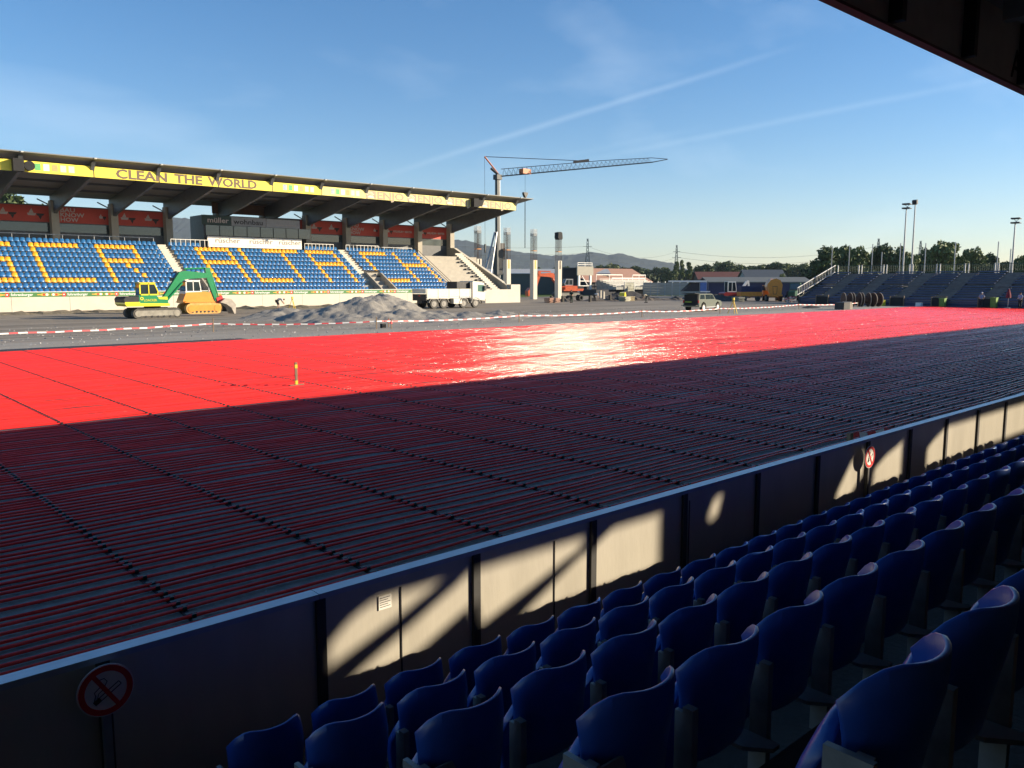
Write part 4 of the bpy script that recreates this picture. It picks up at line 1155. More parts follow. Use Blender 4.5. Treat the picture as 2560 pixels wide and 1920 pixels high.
for q in range(n):
    s0 = .6 + (L - 4) * q / n; s1 = .6 + (L - 4) * (q + .5) / n; s2 = .6 + (L - 4) * (q + 1) / n; h = 1.12 - .35 * q / n
    for a in (-.44, .44):
        lc.tube([Q(s0, a, 0), Q(s1, 0, h), Q(s2, a, 0)], .028, 4)
lc.build('jib_lattice', crane_m, cr)
MB().tube([Q(0, 0, .3), hd + Vector((-2.6, .6, 3.0))], .12, 6).build('apex_strut', crane_o, cr)
MB().tube([Q(0, 0, .2), hd + Vector((-1.5, .3, 1.2))], .2, 6).build('counter_arm', crane_m, cr)
MB().tube([hd + Vector((-2.6, .6, 3.0)), Q(L * .47, 0, 1.35)], .055, 5).build('jib_tie', crane_m, cr)
MB().tube([hd + Vector((-2.6, .6, 3.0)), (-2.2, .6, 4.0)], .03, 4).build('rear_rope', crane_m, cr)
MB().box(-.12, .12, -.12, .12, -.7, .7).build('rope_weight', crane_m, cr).location = (-2.2, .6, 8.3)
tr = Q(4.6, 0, .35)
MB().box(-.9, .9, -.5, .5, -.35, .45).build('trolley', crane_o, cr).location = tr
MB().bar(Q(L * .47 - 1.2, 0, 1.2), Q(L * .47 + 1.6, 0, 1.3), .3, .4).build('jib_joint', dark_metal, cr)
hk = MB(); hk.tube([tr + Vector((0, 0, -.3)), tr + Vector((0, 0, -3.6))], .025, 4); hk.tube([tr + Vector((0, 0, -3.6)), tr + Vector((0, 0, -12.5))], .07, 5); hk.build('hoist_rope', dark_metal, cr)
MB().prism([(-.45, .35), (.45, .35), (.4, 0), (0, -.6), (-.4, 0)], 'y', -.25, .25).build('hook_block', dark_metal, cr).location = tr + Vector((0, 0, -3.7))

# ---------------------------------------------------------------- background site
excavator('red-orange excavator half hidden behind the concrete columns', (109.5, 106.0, 0), R(160), 1.2, m_red, m_red, m_red, grey_steel, m_red)
def simple_shed(name, label, loc, rot, lx, ly, zw, zr, wall, roof, cat='shed', overhang=.4, windows=0):
    t = thing(name, label, cat, loc, R(rot))
    MB().box(-lx / 2, lx / 2, -ly / 2, ly / 2, 0, zw).build('wall', wall, t)
    o_ = overhang
    r_ = MB().prism([(-ly / 2 - o_, zw - .05), (0, zr), (ly / 2 + o_, zw - .05), (ly / 2 + o_, zw + .12), (0, zr + .18), (-ly / 2 - o_, zw + .12)], 'x', -lx / 2 - o_, lx / 2 + o_)
    r_.build('roof', roof, t)
    g = MB().prism([(-ly / 2, zw), (ly / 2, zw), (0, zr - .05)], 'x', -lx / 2 + .02, lx / 2 - .02); g.build('gable', wall, t)
    for q in range(windows):
        x = -lx / 2 + lx * (q + .5) / windows
        w_ = MB().box(x - .5, x + .5, -ly / 2 - .03, -ly / 2 - .005, zw * .35, zw * .8).build('window', white_paint, t)
        MB().box(x - .42, x + .42, -ly / 2 - .045, -ly / 2 - .031, zw * .38, zw * .77).build('pane', glass, w_)
    return t
roof_br = mat('brown_roof_tiles', (.36, .20, .14), .8, var=.12, scale=1.5, stretch=(1, 4, 4)); roof_rd = mat('red_roof_tiles', (.13, .045, .035), .8, var=.2); roof_gr = mat('slate_roof', (.07, .085, .10), .7, var=.2)
wall_dk = mat('dark_wall', (.025, .027, .035), .8, var=.2); wall_tim = mat('timber_wall', (.07, .05, .035), .85, var=.3); wall_wh = mat('render_wall', (.32, .31, .29), .9)
simple_shed('long_shed', 'long low grey shed with pale roof edge behind the crane', (128, 143, 0), -42, 46, 10, 4.6, 5.6, mat('grey_cladding', (.10, .11, .10), .8), mat('pale_roof', (.42, .43, .42), .6), windows=0)
# hut with brown tiled roof, small terrace with white rails in front
ht = simple_shed('club_hut', 'hut with large brown tiled roof behind a small white-railed terrace', (143.5, 128, 0), 0, 22, 12, 2.7, 5.7, wall_dk, roof_br, 'hut')
tr_ = thing('small_terrace', 'small standing terrace with white rails in front of the brown-roofed hut', 'terrace', (138, 116, 0))
for q in range(6):
    MB().box(-7.0, 8.5, -3.6 + q * .9, -2.7 + q * .9, 1.2, 1.75 + .28 * q).build('step', mat('terrace_grey', (.30, .30, .27), .8, var=.3, scale=2), tr_)
    MB().box(-6.8, 8.3, -3.3 + q * .9, -3.22 + q * .9, 1.95 + .28 * q, 2.03 + .28 * q).build('rail', white_paint, tr_)
for (xa, xb, zz) in ((-7, 1.5, 4.3), (5.0, 9.5, 4.3), (-2, 9.2, 3.6)):
    r_ = MB().bar((xa, 2.0, zz), (xb, 2.0, zz), .16)
    for q in range(3): r_.bar((xa + (xb - xa) * q / 2, 2.0, 2.2), (xa + (xb - xa) * q / 2, 2.0, zz), .1)
    r_.build('guard_rail', white_paint, tr_)
slat_m = mat('weathered_slat', (.36, .35, .27), .8, var=.25, scale=1.5)
for x0, x1 in ((-4.4, -1.4), (1.9, 4.4), (4.6, 7.3)):
    for q in range(8): MB().box(x0, x1, -3.75, -3.68, .28 + .30 * q, .50 + .30 * q).build('slat', slat_m, tr_)
    MB().box(x0 - .08, x0, -3.8, -3.62, 0, 2.8).build('post', grey_steel, tr_); MB().box(x1, x1 + .08, -3.8, -3.62, 0, 2.8).build('post', grey_steel, tr_)
MB().box(-12, 8.4, -2.6, 3, 0, 1.2).build('plinth', wall_dk, tr_)
# scoreboard
sb = thing('scoreboard', 'blank grey scoreboard panel on a white scaffold frame', 'scoreboard', (127.5, 118, 0))
MB().box(-2.45, 2.45, -.15, .15, 4.15, 6.0).build('panel', mat('scoreboard_grey', (.30, .28, .23), .7, var=.05), sb)
for x in (-1.75, 1.75): MB().box(x - .22, x + .22, -.1, .25, 0, 4.15).build('post', white_paint, sb)
for z in (1.9, 2.9): MB().box(-1.6, 1.6, -.05, .05, z, z + .14).build('cross_bar', white_paint, sb)
r_ = MB()
for z in (6.35, 6.75): r_.bar((-2.2, 0, z), (2.2, 0, z), .09)
for x in (-2.2, 0, 2.2): r_.bar((x, 0, 6.0), (x, 0, 6.8), .08)
r_.build('top_rail', white_paint, sb)
MB().prism([(-.9, 4.1), (-.7, 4.1), (1.0, 2.2), (.8, 2.2)], 'y', .1, .3).build('ladder', grey_steel, sb)
# dark box building left of the scoreboard
o = thing('dark_container', 'dark flat-roofed cabin left of the scoreboard', 'cabin', (126.5, 121.5, 0), R(-42))
MB().box(-1.5, 1.5, -2, 2, 0, 5.6).build('wall', wall_dk, o); MB().box(-1.6, 1.6, -2.1, 2.1, 5.6, 5.75).build('roof', grey_paint, o)
# grey panel fence
fn = thing('panel_fence', 'grey slatted panel fence with posts running behind the pickup', 'fence', (126, 96, 0))
fa, fb = Vector((137.0, 110.0, 0)), Vector((137.0, 84.0, 0)); nf = 14
fm = mat('fence_panel', (.42, .36, .30), .75, .1, var=.15, scale=1, stretch=(.3, .3, 8))
for q in range(nf):
    a, b = fa.lerp(fb, (q + .03) / nf), fa.lerp(fb, (q + .97) / nf)
    for z in range(5):
        MB().bar((a.x, a.y, .30 + .52 * z), (b.x, b.y, .30 + .52 * z), .05, .50).build('panel_board', fm, fn, world=True)
    p = fa.lerp(fb, q / nf); MB().bar((p.x, p.y, 0), (p.x, p.y, 2.9), .14).build('post', grey_steel, fn, world=True)
# dark blue hall behind the machines
simple_shed('blue_hall', 'long low dark blue hall with grey roof behind the machines', (134.5, 82.5, 0), -42, 18, 7, 2.7, 3.5, mat('dark_blue_wall', (.012, .02, .075), .6), mat('hall_roof', (.14, .15, .14), .7), 'hall')
# covered stall with blue poster
cv = thing('site_canopy', 'flat white canopy with a blue poster behind the silver pickup', 'canopy', (119, 84, 0), R(-42))
MB().box(-4.6, 1.4, -1.5, 1.5, 2.75, 3.05).build('roof', white_paint, cv)
MB().prism([(-2.6, 1.2), (.2, 1.2), (.2, 2.7), (-1.0, 2.7)], 'y', -1.2, 1.2).build('awning', wall_dk, cv)
MB().box(.3, 1.35, -1.5, -1.42, 1.25, 2.7).build('poster', mat('poster_blue', (.08, .16, .42), .6), cv)
MB().box(.3, 2.0, -1.53, -1.45, 1.05, 1.25).build('shelf_rail', white_paint, cv)
for x in (-4.5, 1.35): MB().bar((x, -1.4, 0), (x, -1.4, 2.75), .1).build('post', grey_steel, cv)
# red and white mini excavator
mx_ = thing('mini_excavator', 'small red and white mini excavator with white arm near the blue hall', 'mini excavator', (109.0, 70.6, 0), R(-35)); mx_.scale = (1.15,) * 3
tracks(mx_, -1.0, 1.0, .5, .38, .8, dark_metal)
MB().prism([(-1.35, .62), (.9, .62), (.95, 1.0), (-1.1, 1.12), (-1.4, .95)], 'y', -.95, .95).build('house', mat('mini_red', (.36, .02, .02), .45, coat=.3), mx_)
cab(mx_, -.85, .35, -.85, .35, 1.12, 2.45, white_paint, .15)
MB().prism([(.8, .85), (1.2, .85), (2.15, 2.25), (2.35, 2.35), (2.3, 2.6), (1.9, 2.5)], 'y', -.12, .12).build('boom', white_paint, mx_)
MB().prism([(2.1, 2.65), (2.35, 2.6), (2.62, 1.0), (2.48, .95)], 'y', -.1, .1).build('stick', white_paint, mx_)
MB().prism([(2.4, 1.0), (2.75, 1.0), (2.9, .45), (2.35, .3)], 'y', -.3, .3).build('bucket', dark_metal, mx_)
# orange mixer truck seen from behind
mt_ = thing('mixer_truck', 'orange concrete mixer truck with big tilted drum seen from behind', 'mixer truck', (109.6, 63.9, 0), R(38))
MB().tube([(-1.35, 0, 1.0), (-1.15, 0, 1.55), (-.2, 0, 2.1), (1.3, 0, 2.2), (2.3, 0, 2.0)], [.35, .75, 1.05, 1.12, .8], 10).build('drum', m_orange, mt_)
MB().prism([(-.95, 1.0), (-1.05, 2.4), (-.75, 3.05), (-.1, 3.3), (.6, 3.1), (1.05, 2.5), (.75, 1.1), (.3, .85)], 'x', -1.5, -.75).build('rear_hopper', m_orange, mt_)
MB().prism([(-.25, .7), (.25, .7), (.35, 2.2), (-.35, 2.2)], 'x', -1.62, -1.5).build('chute', mat('chute_dark', (.30, .12, .03), .6), mt_)
MB().box(-1.6, 4.0, -.5, .5, .6, .95).build('chassis', m_orange, mt_)
MB().box(2.6, 4.1, -1.1, 1.1, .7, 2.3).build('cab', m_orange, mt_); MB().box(2.5, 4.0, -1.12, 1.12, 1.55, 2.2).build('cab_window', glass, mt_)
for x in (-.9, .2, 3.2):
    for yv, sd_ in ((-.95, -1), (.95, 1)): wheel(mt_, x, yv, .48, .34, mat('pale_rim', (.45, .42, .33), .7), sd_)
MB().box(-1.75, -1.55, -1.05, 1.05, .75, 1.0).build('tail_bar', m_orange, mt_)
# blue-orange loader left of it, green tractor right of it
ld = thing('flatbed_trailer', 'orange and dark blue flatbed beside the mixer truck', 'trailer', (108.2, 67.0, 0), R(-40))
MB().box(-1.6, 1.6, -.9, .9, .7, 1.35).build('side_board', m_orange, ld); MB().box(-1.5, 1.5, -.8, .8, 1.35, 2.2).build('load_box', MATS['dark_blue_wall'], ld)
for x in (-1.0, 1.0): wheel(ld, x, -.8, .38, .28, dark_metal, -1)
gt = thing('green_tractor', 'dark green tractor with roof frame standing beside the blue end stand', 'tractor', (109.6, 60.6, 0), R(200))
gmt = mat('tractor_green', (.012, .07, .035), .5, var=.15)
MB().prism([(-.3, .8), (2.1, .8), (2.15, 1.35), (1.9, 1.5), (-.3, 1.6)], 'y', -.45, .45).build('bonnet', gmt, gt)
cab(gt, -1.5, -.3, -.7, .7, 1.3, 2.6, gmt, .1)
MB().box(-1.6, -.2, -.85, .85, .8, 1.35).build('hull', gmt, gt)
for yv, sd_ in ((-.95, -1), (.95, 1)):
    wheel(gt, -1.0, yv, .75, .4, MATS['pale_rim'], sd_); wheel(gt, 1.55, yv * .85, .48, .3, MATS['pale_rim'], sd_)
# two small piles of site materials
for (x, y, lbl, m) in ((103.5, 57.8, 'heap of red and white barrier parts beside the mixer truck', 'rw'), (116, 97, 'low dark soil mound in front of the panel fence', 'soil'), (106, 71, 'low dark soil mound behind the silver pickup', 'soil')):
    if m == 'rw':
        t = thing('barrier_pile', lbl, 'pile', (x, y, 0))
        for q in range(14):
            a = random.uniform(0, 6.28)
            MB().bar((random.uniform(-1.3, 1.3), random.uniform(-.5, .5), .1 + .05 * q), (random.uniform(-1.3, 1.3), random.uniform(-.5, .5), .12 + .05 * q), .16, .1).build('barrier_board', tape_mat[q % 2], t)
    else:
        b = MB(); n1 = 22; vs = []
        for j in range(n1):
            for i in range(n1):
                u, v = 2 * i / (n1 - 1) - 1, 2 * j / (n1 - 1) - 1; d = math.hypot(u, v)
                vs.append((u * 5.5, v * 4, max(-.05, 1.15 * (1 - d) * (1 + .3 * fbm(u * 3 + x, v * 3, 1)))))
        o = b.add(vs, [(j * n1 + i, j * n1 + i + 1, (j + 1) * n1 + i + 1, (j + 1) * n1 + i) for j in range(n1 - 1) for i in range(n1 - 1)]).build('soil_mound', mat('dark_soil', (.05, .045, .04), .95, var=.4, bump=.8), smooth=True)
        o.location = (x, y, 0); tag(o, lbl, 'soil mound')
# bollards, pipe coils and blocks on the bare ground between columns and hut
for i, (x, y, h) in enumerate(((80.0, 80.2, .9), (83.0, 81.0, .85), (86.5, 79.0, .9), (92.5, 80.5, .9), (96.0, 82.0, .85), (99.5, 88, 1.2), (104, 92, 1.2), (110, 98, 1.3))):
    o = MB().box(-.16, .16, -.16, .16, 0, h).build('concrete_post', concrete_dark if i < 5 else concrete); o.location = (x, y, 0)
    tag(o, 'short square post on the site ground, %s of the eight counted from the column side' % nth(i), 'post', 'short posts between columns and hut')
for x, y, r_, lbl in ((88.0, 84.5, .42, 'black pipe coil lying in front of the last concrete column'), (90.6, 84.9, .45, 'black pipe coil with white end right of the last concrete column')):
    t = thing('pipe_coil', lbl, 'pipe coil', (x, y, 0), 0, 'black pipe coils on the ground')
    for q in range(4): MB().ring((0, -.3 + .2 * q, r_), r_ * .55, r_, 'y', .18, 16).build('coil_turn', black, t)
bnk = MB(); nb_ = 90; vs = []
pa_, pb2 = Vector((84.0, 83.5, 0)), Vector((114.0, 76.0, 0)); nn = Vector((-(pb2 - pa_).y, (pb2 - pa_).x, 0)).normalized()
for i in range(nb_):
    c_ = pa_.lerp(pb2, i / (nb_ - 1)); h_ = max(.05, .42 + .28 * fbm(i * .17, 2, 3) + .12 * fbm(i * .6, 1, 7)) * (1 if 3 < i < nb_ - 4 else .1)
    for f_, zz in ((-1.6, -.04), (-.7, h_ * .6), (0, h_), (.8, h_ * .55), (1.7, -.04)): vs.append(tuple(c_ + nn * (f_ + .2 * fbm(i * .3, f_, 2)) + Vector((0, 0, zz))))
o = bnk.add(vs, [(5 * i + k_, 5 * i + 5 + k_, 5 * i + 6 + k_, 5 * i + 1 + k_) for i in range(nb_ - 1) for k_ in range(4)]).build('soil_bank', mat('bank_soil', (.09, .075, .06), .95, var=.45, scale=1.5, bump=.9, bscale=9))
tag(o, 'long low bank of dark soil running from the columns to the pickup', 'soil bank')
CL = [('pallet', 'stack of grey timber pallets beside the bending worker at the hut', 92.6, 77.8, 20), ('board_stack', 'stack of pale formwork boards in front of the scoreboard', 95.2, 79.6, -15), ('board_stack', 'stack of pale formwork boards behind the silver pickup', 101.5, 72.8, 30), ('pallet', 'stack of grey pallets near the red mini excavator', 104.0, 66.2, 60), ('board_stack', 'stack of reddish boards on the ground left of the columns', 79.2, 79.3, 5)]
for nm, lb, x, y, a_ in CL:
    t = thing(nm, lb, 'stack', (x, y, 0), R(a_))
    for q in range(5):
        mm = slat_m if nm == 'pallet' else (roof_br if 'reddish' in lb else mat('formwork_board', (.45, .36, .20), .8, var=.2))
        MB().box(-1.1 + random.uniform(-.1, .1), 1.1, -.5 + random.uniform(-.08, .08), .5, .04 + .13 * q, .13 + .13 * q).build('board', mm, t)
o = thing('yellow_compactor', 'small yellow compactor machine in front of the slatted hut', 'compactor', (97.6, 82.4, 0), R(30))
MB().prism([(-.7, .35), (.7, .35), (.8, .8), (.3, 1.25), (-.6, 1.15)], 'y', -.4, .4).build('engine_cover', ex_yellow, o); MB().box(-.8, .8, -.5, .5, .05, .3).build('plate', dark_metal, o); MB().bar((.4, 0, 1.0), (1.2, 0, 1.4), .08).build('handle', dark_metal, o)

# ================================================================== END STAND (right)
es = thing('end_stand', 'dark blue open stand of stepped benches behind the far end of the pitch', 'stand', (103, 38, 0))
es_blue = mat('bench_blue', (.040, .066, .145), .5, var=.25, scale=.8, stretch=(1, .3, 1)); es_grey = mat('aisle_grey', (.19, .165, .15), .85, var=.25, scale=1.5)
AY = [50.9, 46.6, 41.6, 36.9, 32.0, 27.2, 22.5]; AW = .85
W = lambda mb, nm, m: mb.build(nm, m, es, world=True)
for i in range(12):
    x = 99.5 + .76 * i; z = .95 + .27 * i + (.12 if i >= 6 else 0)
    ends = [54.0] + [v for a in AY for v in (a + AW, a - AW)] + [17.0]
    for q in range(0, len(ends), 2):
        if ends[q] - ends[q + 1] < .3: continue
        W(MB().box(x, x + .50, ends[q + 1] + .02, ends[q] - .02, z - .06, z), 'bench', es_blue)
        W(MB().box(x + .46, x + .50, ends[q + 1] + .02, ends[q] - .02, z, z + .09), 'bench_back', mat('bench_edge', (.10, .13, .19), .5))
    W(MB().box(x + .02, x + .78, 17, 54, z - .55, z - .34), 'tread', es_grey)
    for a in AY:
        W(MB().box(x, x + .70, a - AW, a + AW, z - .34, z - .14), 'aisle_step', es_grey)
        W(MB().box(x - .35, x + .02, a - AW, a + AW, z - .48, z - .30), 'aisle_step', es_grey)
for q in range(4):
    for k_ in range(len(AY) + 1):
        ya = 54.0 if k_ == 0 else AY[k_ - 1] - AW; yb = (AY[k_] + AW) if k_ < len(AY) else 17.0
        W(MB().box(99.1, 99.2, yb, ya, .05 + .24 * q, .20 + .24 * q), 'front_slat', es_blue)
W(MB().box(100.2, 108.6, 17, 54, 0, .5), 'underframe', wall_dk)
for a, wd in ((50.9, 1), (41.6, 1), (36.9, 1), (32.0, 1)):
    W(MB().box(99.0, 99.3, a - .75, a + .75, 0, 1.0), 'tunnel_shade_block', black)  # solid black box stands for the shade in the tunnel mouth
    fr = MB(); fr.box(98.95, 99.08, a - .85, a - .75, 0, 1.1); fr.box(98.95, 99.08, a + .75, a + .85, 0, 1.1); fr.box(98.95, 99.08, a - .85, a + .85, 1.1, 1.2)
    W(fr, 'tunnel_frame', wood)
ry0 = 54.0; q = 0
while ry0 > 18:
    ry1 = ry0 - 3.2
    p = MB()
    for y_ in (ry0 - .15, ry1 + .15): p.bar((108.8, y_, 3.9), (108.8, y_, 5.05), .12)
    W(p, 'rail_post', grey_steel)
    b = MB(); b.bar((108.8, ry0, 4.95), (108.8, ry1, 4.95), .05); b.bar((108.8, ry0, 4.1), (108.8, ry1, 4.1), .05)
    for k_ in range(14):
        y_ = ry0 - 3.2 * (k_ + .5) / 14; b.bar((108.8, y_, 4.1), (108.8, y_, 4.95), .03)
    W(b, 'back_rail', mat('rail_green', (.05, .09, .06), .6)); ry0 = ry1 - .1; q += 1
sr = MB()
for zz in (1.05, .15): sr.bar((98.9, 54.25, 1.0 + zz), (108.8, 54.25, 4.0 + zz), .10)
for k_ in range(24): sr.bar((99 + 9.7 * k_ / 23, 54.25, 1.0 + 3.0 * k_ / 23 + .15), (99 + 9.7 * k_ / 23, 54.25, 1.0 + 3.0 * k_ / 23 + 1.05), .035)
W(sr, 'side_rail', grey_steel)
W(MB().prism([(99.0, 0), (108.8, 0), (108.8, 3.9), (99.0, .9)], 'y', 54.02, 54.12), 'side_cladding', mat('side_green', (.05, .06, .045), .8))
# things along its front
for (x, y, lbl, h) in ((98.3, 36.2, 'green wheelie bin in front of the middle tunnel of the end stand', 1.0), (98.4, 31.0, 'taller green wheelie bin beside the person in light blue', 1.15)):
    t = thing('wheelie_bin', lbl, 'bin', (x, y, 0), 0, 'green bins at the end stand')
    gb = mat('bin_green', (.16, .30, .05), .5)
    MB().prism([(-.26, .08), (.24, .08), (.32, h - .08), (-.34, h - .08)], 'y', -.28, .28).build('tub', gb, t); MB().box(-.37, .35, -.31, .31, h - .08, h).build('lid', gb, t)
    for yv in (-.24, .24): MB().disc((.26, yv, .1), .1, 'y', .05, 10).build('wheel', black, t)
pa = thing('closed_parasol', 'closed dark red parasol on a thin pole at the end stand', 'parasol', (97.6, 29.4, 0))
MB().tube([(0, 0, .1), (0, 0, 2.15)], .03, 6).build('pole', grey_steel, pa); MB().tube([(0, 0, 1.15), (0, 0, 1.5), (0, 0, 2.1)], [.28, .24, .05], 8).build('canopy', mat('parasol_red', (.20, .015, .03), .8), pa); MB().box(-.25, .25, -.25, .25, 0, .1).build('base', concrete, pa)
for (x, y, s_, lbl) in ((97.8, 43.0, .45, 'yellow box in front of the left tunnel of the end stand'), (97.9, 38.6, .3, 'small white sack on the ground at the end stand')):
    o = MB().prism([(-s_, 0), (s_, 0), (s_ * .9, s_ * 1.5), (-s_ * .8, s_ * 1.6)], 'y', -s_, s_).build('site_box', ex_yellow if 'yellow' in lbl else white_paint); o.location = (x, y, 0); tag(o, lbl, 'box')
# cable / pipe drums
rust = mat('rusty_drum', (.085, .042, .028), .85, var=.35, scale=2); flange = mat('drum_edge', (.30, .24, .18), .7)
dd = Vector((.74, -.67, 0)); dp = Vector((92.0, 44.3, 0)); dw = ['first from the left', 'second from the left', 'third from the left', 'last, tilted, at the right']
for i in range(4):
    p = dp + dd * (1.05 * i + (.2 if i == 3 else 0))
    t = thing('pipe_drum', 'large rusty drum for pipe, %s in the row' % dw[i], 'drum', (p.x, p.y, 0), math.atan2(dd.y, dd.x) + (R(12) if i == 3 else 0), 'rusty pipe drums')
    r_ = .80
    for x in (-.38, .38):
        MB().disc((x, 0, r_), r_, 'x', .06, 24).build('flange', rust, t); MB().ring((x, 0, r_), r_ * .97, r_ * 1.01, 'x', .075, 24).build('flange_rim', flange, t)
    MB().disc((0, 0, r_), r_ * .5, 'x', .7, 18).build('core', rust, t)
o = MB().tube([(0, 0, 1.3), (.8, -.9, 2.0), (2.0, -2.0, 2.35), (2.9, -2.6, 2.3)], .045, 6).build('loose_pipe_end', black, smooth=True); o.location = (94.3, 42.3, 0); tag(o, 'loose black pipe end arching up from the rusty drums', 'pipe')
bx_ = thing('site_block', 'dark square block with a pale sack on it at the edge of the red pipes', 'block', (82.2, 39.9, 0))
MB().box(-.9, .4, -.5, .5, 0, .75).build('block', dark_metal, bx_); MB().prism([(.4, 0), (1.1, 0), (1.15, .45), (.8, .8), (.35, .7)], 'y', -.45, .45).build('sack', mat('sack', (.25, .22, .18), .9), bx_)
tp_ = MB(); n1 = 12; vs = [((2 * i / (n1 - 1) - 1) * 1.5, (2 * j / (n1 - 1) - 1) * .8, max(-.02, .38 * (1 - math.hypot(2 * i / (n1 - 1) - 1, 2 * j / (n1 - 1) - 1)) + .03 * fbm(i, j))) for j in range(n1) for i in range(n1)]
o = tp_.add(vs, [(j * n1 + i, j * n1 + i + 1, (j + 1) * n1 + i + 1, (j + 1) * n1 + i) for j in range(n1 - 1) for i in range(n1 - 1)]).build('tarpaulin', black, smooth=True); o.location = (84.4, 44.6, 0); tag(o, 'black tarpaulin heap on the sand left of the drums', 'tarpaulin')

# floodlight masts and net poles
def flood(x, y, h, lbl, double=True):
    t = thing('floodlight_mast', lbl, 'floodlight', (x, y, 0), 0, 'floodlight masts behind the end stand')
    MB().tube([(0, 0, 0), (0, 0, h * .5), (0, 0, h)], [.16, .12, .08], 8).build('pole', grey_steel, t)
    if double:
        for z in (h + .05, h + .58):
            a = MB().box(-.3, .3, -.62, .42, z - .04, z + .05); a.box(-.5, -.2, -.6, .4, z - .03, z + .14); a.build('lamp_bar', dark_metal, t)
        b = MB(); b.bar((0, -.45, h), (0, .25, h + .6), .05); b.bar((0, .25, h), (0, -.45, h + .6), .05); b.build('brace', grey_steel, t)
    else:
        MB().prism([(-.28, h - .05), (.12, h + .08), (.0, h + .62), (-.4, h + .5)], 'y', -.3, .3).build('lamp_box', dark_metal, t)
flood(112, 46.5, 12.3, 'left one of the pair of tall floodlight masts, lamps in two tiers')
flood(113, 45.8, 12.9, 'tall floodlight mast with single tilted lamp box', False)
flood(116, 34.8, 10.0, 'lower floodlight mast near the right edge')
for i, (y, h) in enumerate(((56.4, 7.8), (53.9, 7.9), (50.7, 7.9), (49.4, 6.8), (47.0, 7.9), (43.8, 7.8), (40.2, 7.8), (35.3, 7.7), (33.9, 6.8))):
    o = MB().tube([(0, 0, 0), (0, 0, h)], .065, 6).build('net_pole', grey_steel); o.location = (112 + .02 * i, y, 0)
    tag(o, 'thin net pole behind the end stand, %s from the left' % nth(i), 'pole', 'net poles behind the end stand')

# ================================================================== HOUSES, PYLONS
rh = simple_shed('farmhouse', 'far farmhouse with long dark red roof in front of the trees', (284, 190, 0), -42, 18, 11, 3.6, 6.6, wall_tim, roof_rd, 'house', .8, 4)
gh = simple_shed('grey_house', 'far house with slate grey roof left of the trees', (271, 163, 0), -42, 14, 9, 4.2, 7.0, wall_wh, roof_gr, 'house', .6, 3)
pl_m = mat('pylon_steel', (.13, .15, .16), .7, .3)
tops = []
for i, (x, y, h, lbl) in enumerate(((313, 288, 24.6, 'nearest lattice power pylon, above the scoreboard'), (462.5, 343.5, 27.5, 'second lattice power pylon, above the fence'), (604.5, 269.4, 34, 'third lattice pylon rising over the dark trees'), (679.5, 269.5, 34.8, 'fourth faint lattice pylon beside the floodlight mast'))):
    t = thing('power_pylon', lbl, 'pylon', (x, y, 0), R(-42), 'power pylons')
    m_ = MB(); k_ = h / 25
    wd = lambda z: 2.2 * k_ * (1 - .80 * min(1, z / (h * .8)))
    th = .16 * k_
    zs = [h * f for f in (0, .14, .27, .39, .5, .6, .69, .77, .85, .92, 1.0)]
    for sx_, sy_ in ((1, 1), (1, -1), (-1, 1), (-1, -1)):
        for a, b in zip(zs[:-1], zs[1:]): m_.bar((sx_ * wd(a), sy_ * wd(a), a), (sx_ * wd(b) * (0 if b == h else 1), sy_ * wd(b) * (0 if b == h else 1), b), th)
    m_.build('leg_frame', pl_m, t)
    m_ = MB()
    for a, b in zip(zs[:-1], zs[1:]):
        for s_ in (1, -1):
            m_.bar((-wd(a), s_ * wd(a), a), (wd(b), s_ * wd(b), b), th * .6); m_.bar((wd(a), s_ * wd(a), a), (-wd(b), s_ * wd(b), b), th * .6)
            m_.bar((s_ * wd(a), -wd(a), a), (s_ * wd(b), wd(b), b), th * .6)
    m_.build('lattice', pl_m, t)
    for f, l_ in ((.70, 2.8), (.84, 2.2)):
        m_ = MB(); m_.bar((-l_ * k_, 0, h * f), (l_ * k_, 0, h * f), th * 1.3); m_.build('cross_arm', pl_m, t)
    tops.append((x, y, h))
def wire(p, q, sag, lbl):
    n_ = 14; pts = [(p[0] + (q[0] - p[0]) * i / n_, p[1] + (q[1] - p[1]) * i / n_, p[2] + (q[2] - p[2]) * i / n_ - sag * 4 * (i / n_) * (1 - i / n_)) for i in range(n_ + 1)]
    o = MB().tube(pts, .05 * math.hypot((p[0] + q[0]) / 2, (p[1] + q[1]) / 2) / 400, 4).build('power_line', pl_m); tag(o, lbl, 'power line', 'power lines')
for f, wd_ in ((.70, 'lower'), (.84, 'upper')):
    a, b, c, d = [(x, y, h * f) for x, y, h in tops]
    wire((150, 330, 22 * f / .7), a, 4, '%s power line left of the nearest pylon' % wd_); wire(a, b, 5, '%s power line between the first and second pylon' % wd_); wire(b, c, 6, '%s power line between the second and third pylon' % wd_)

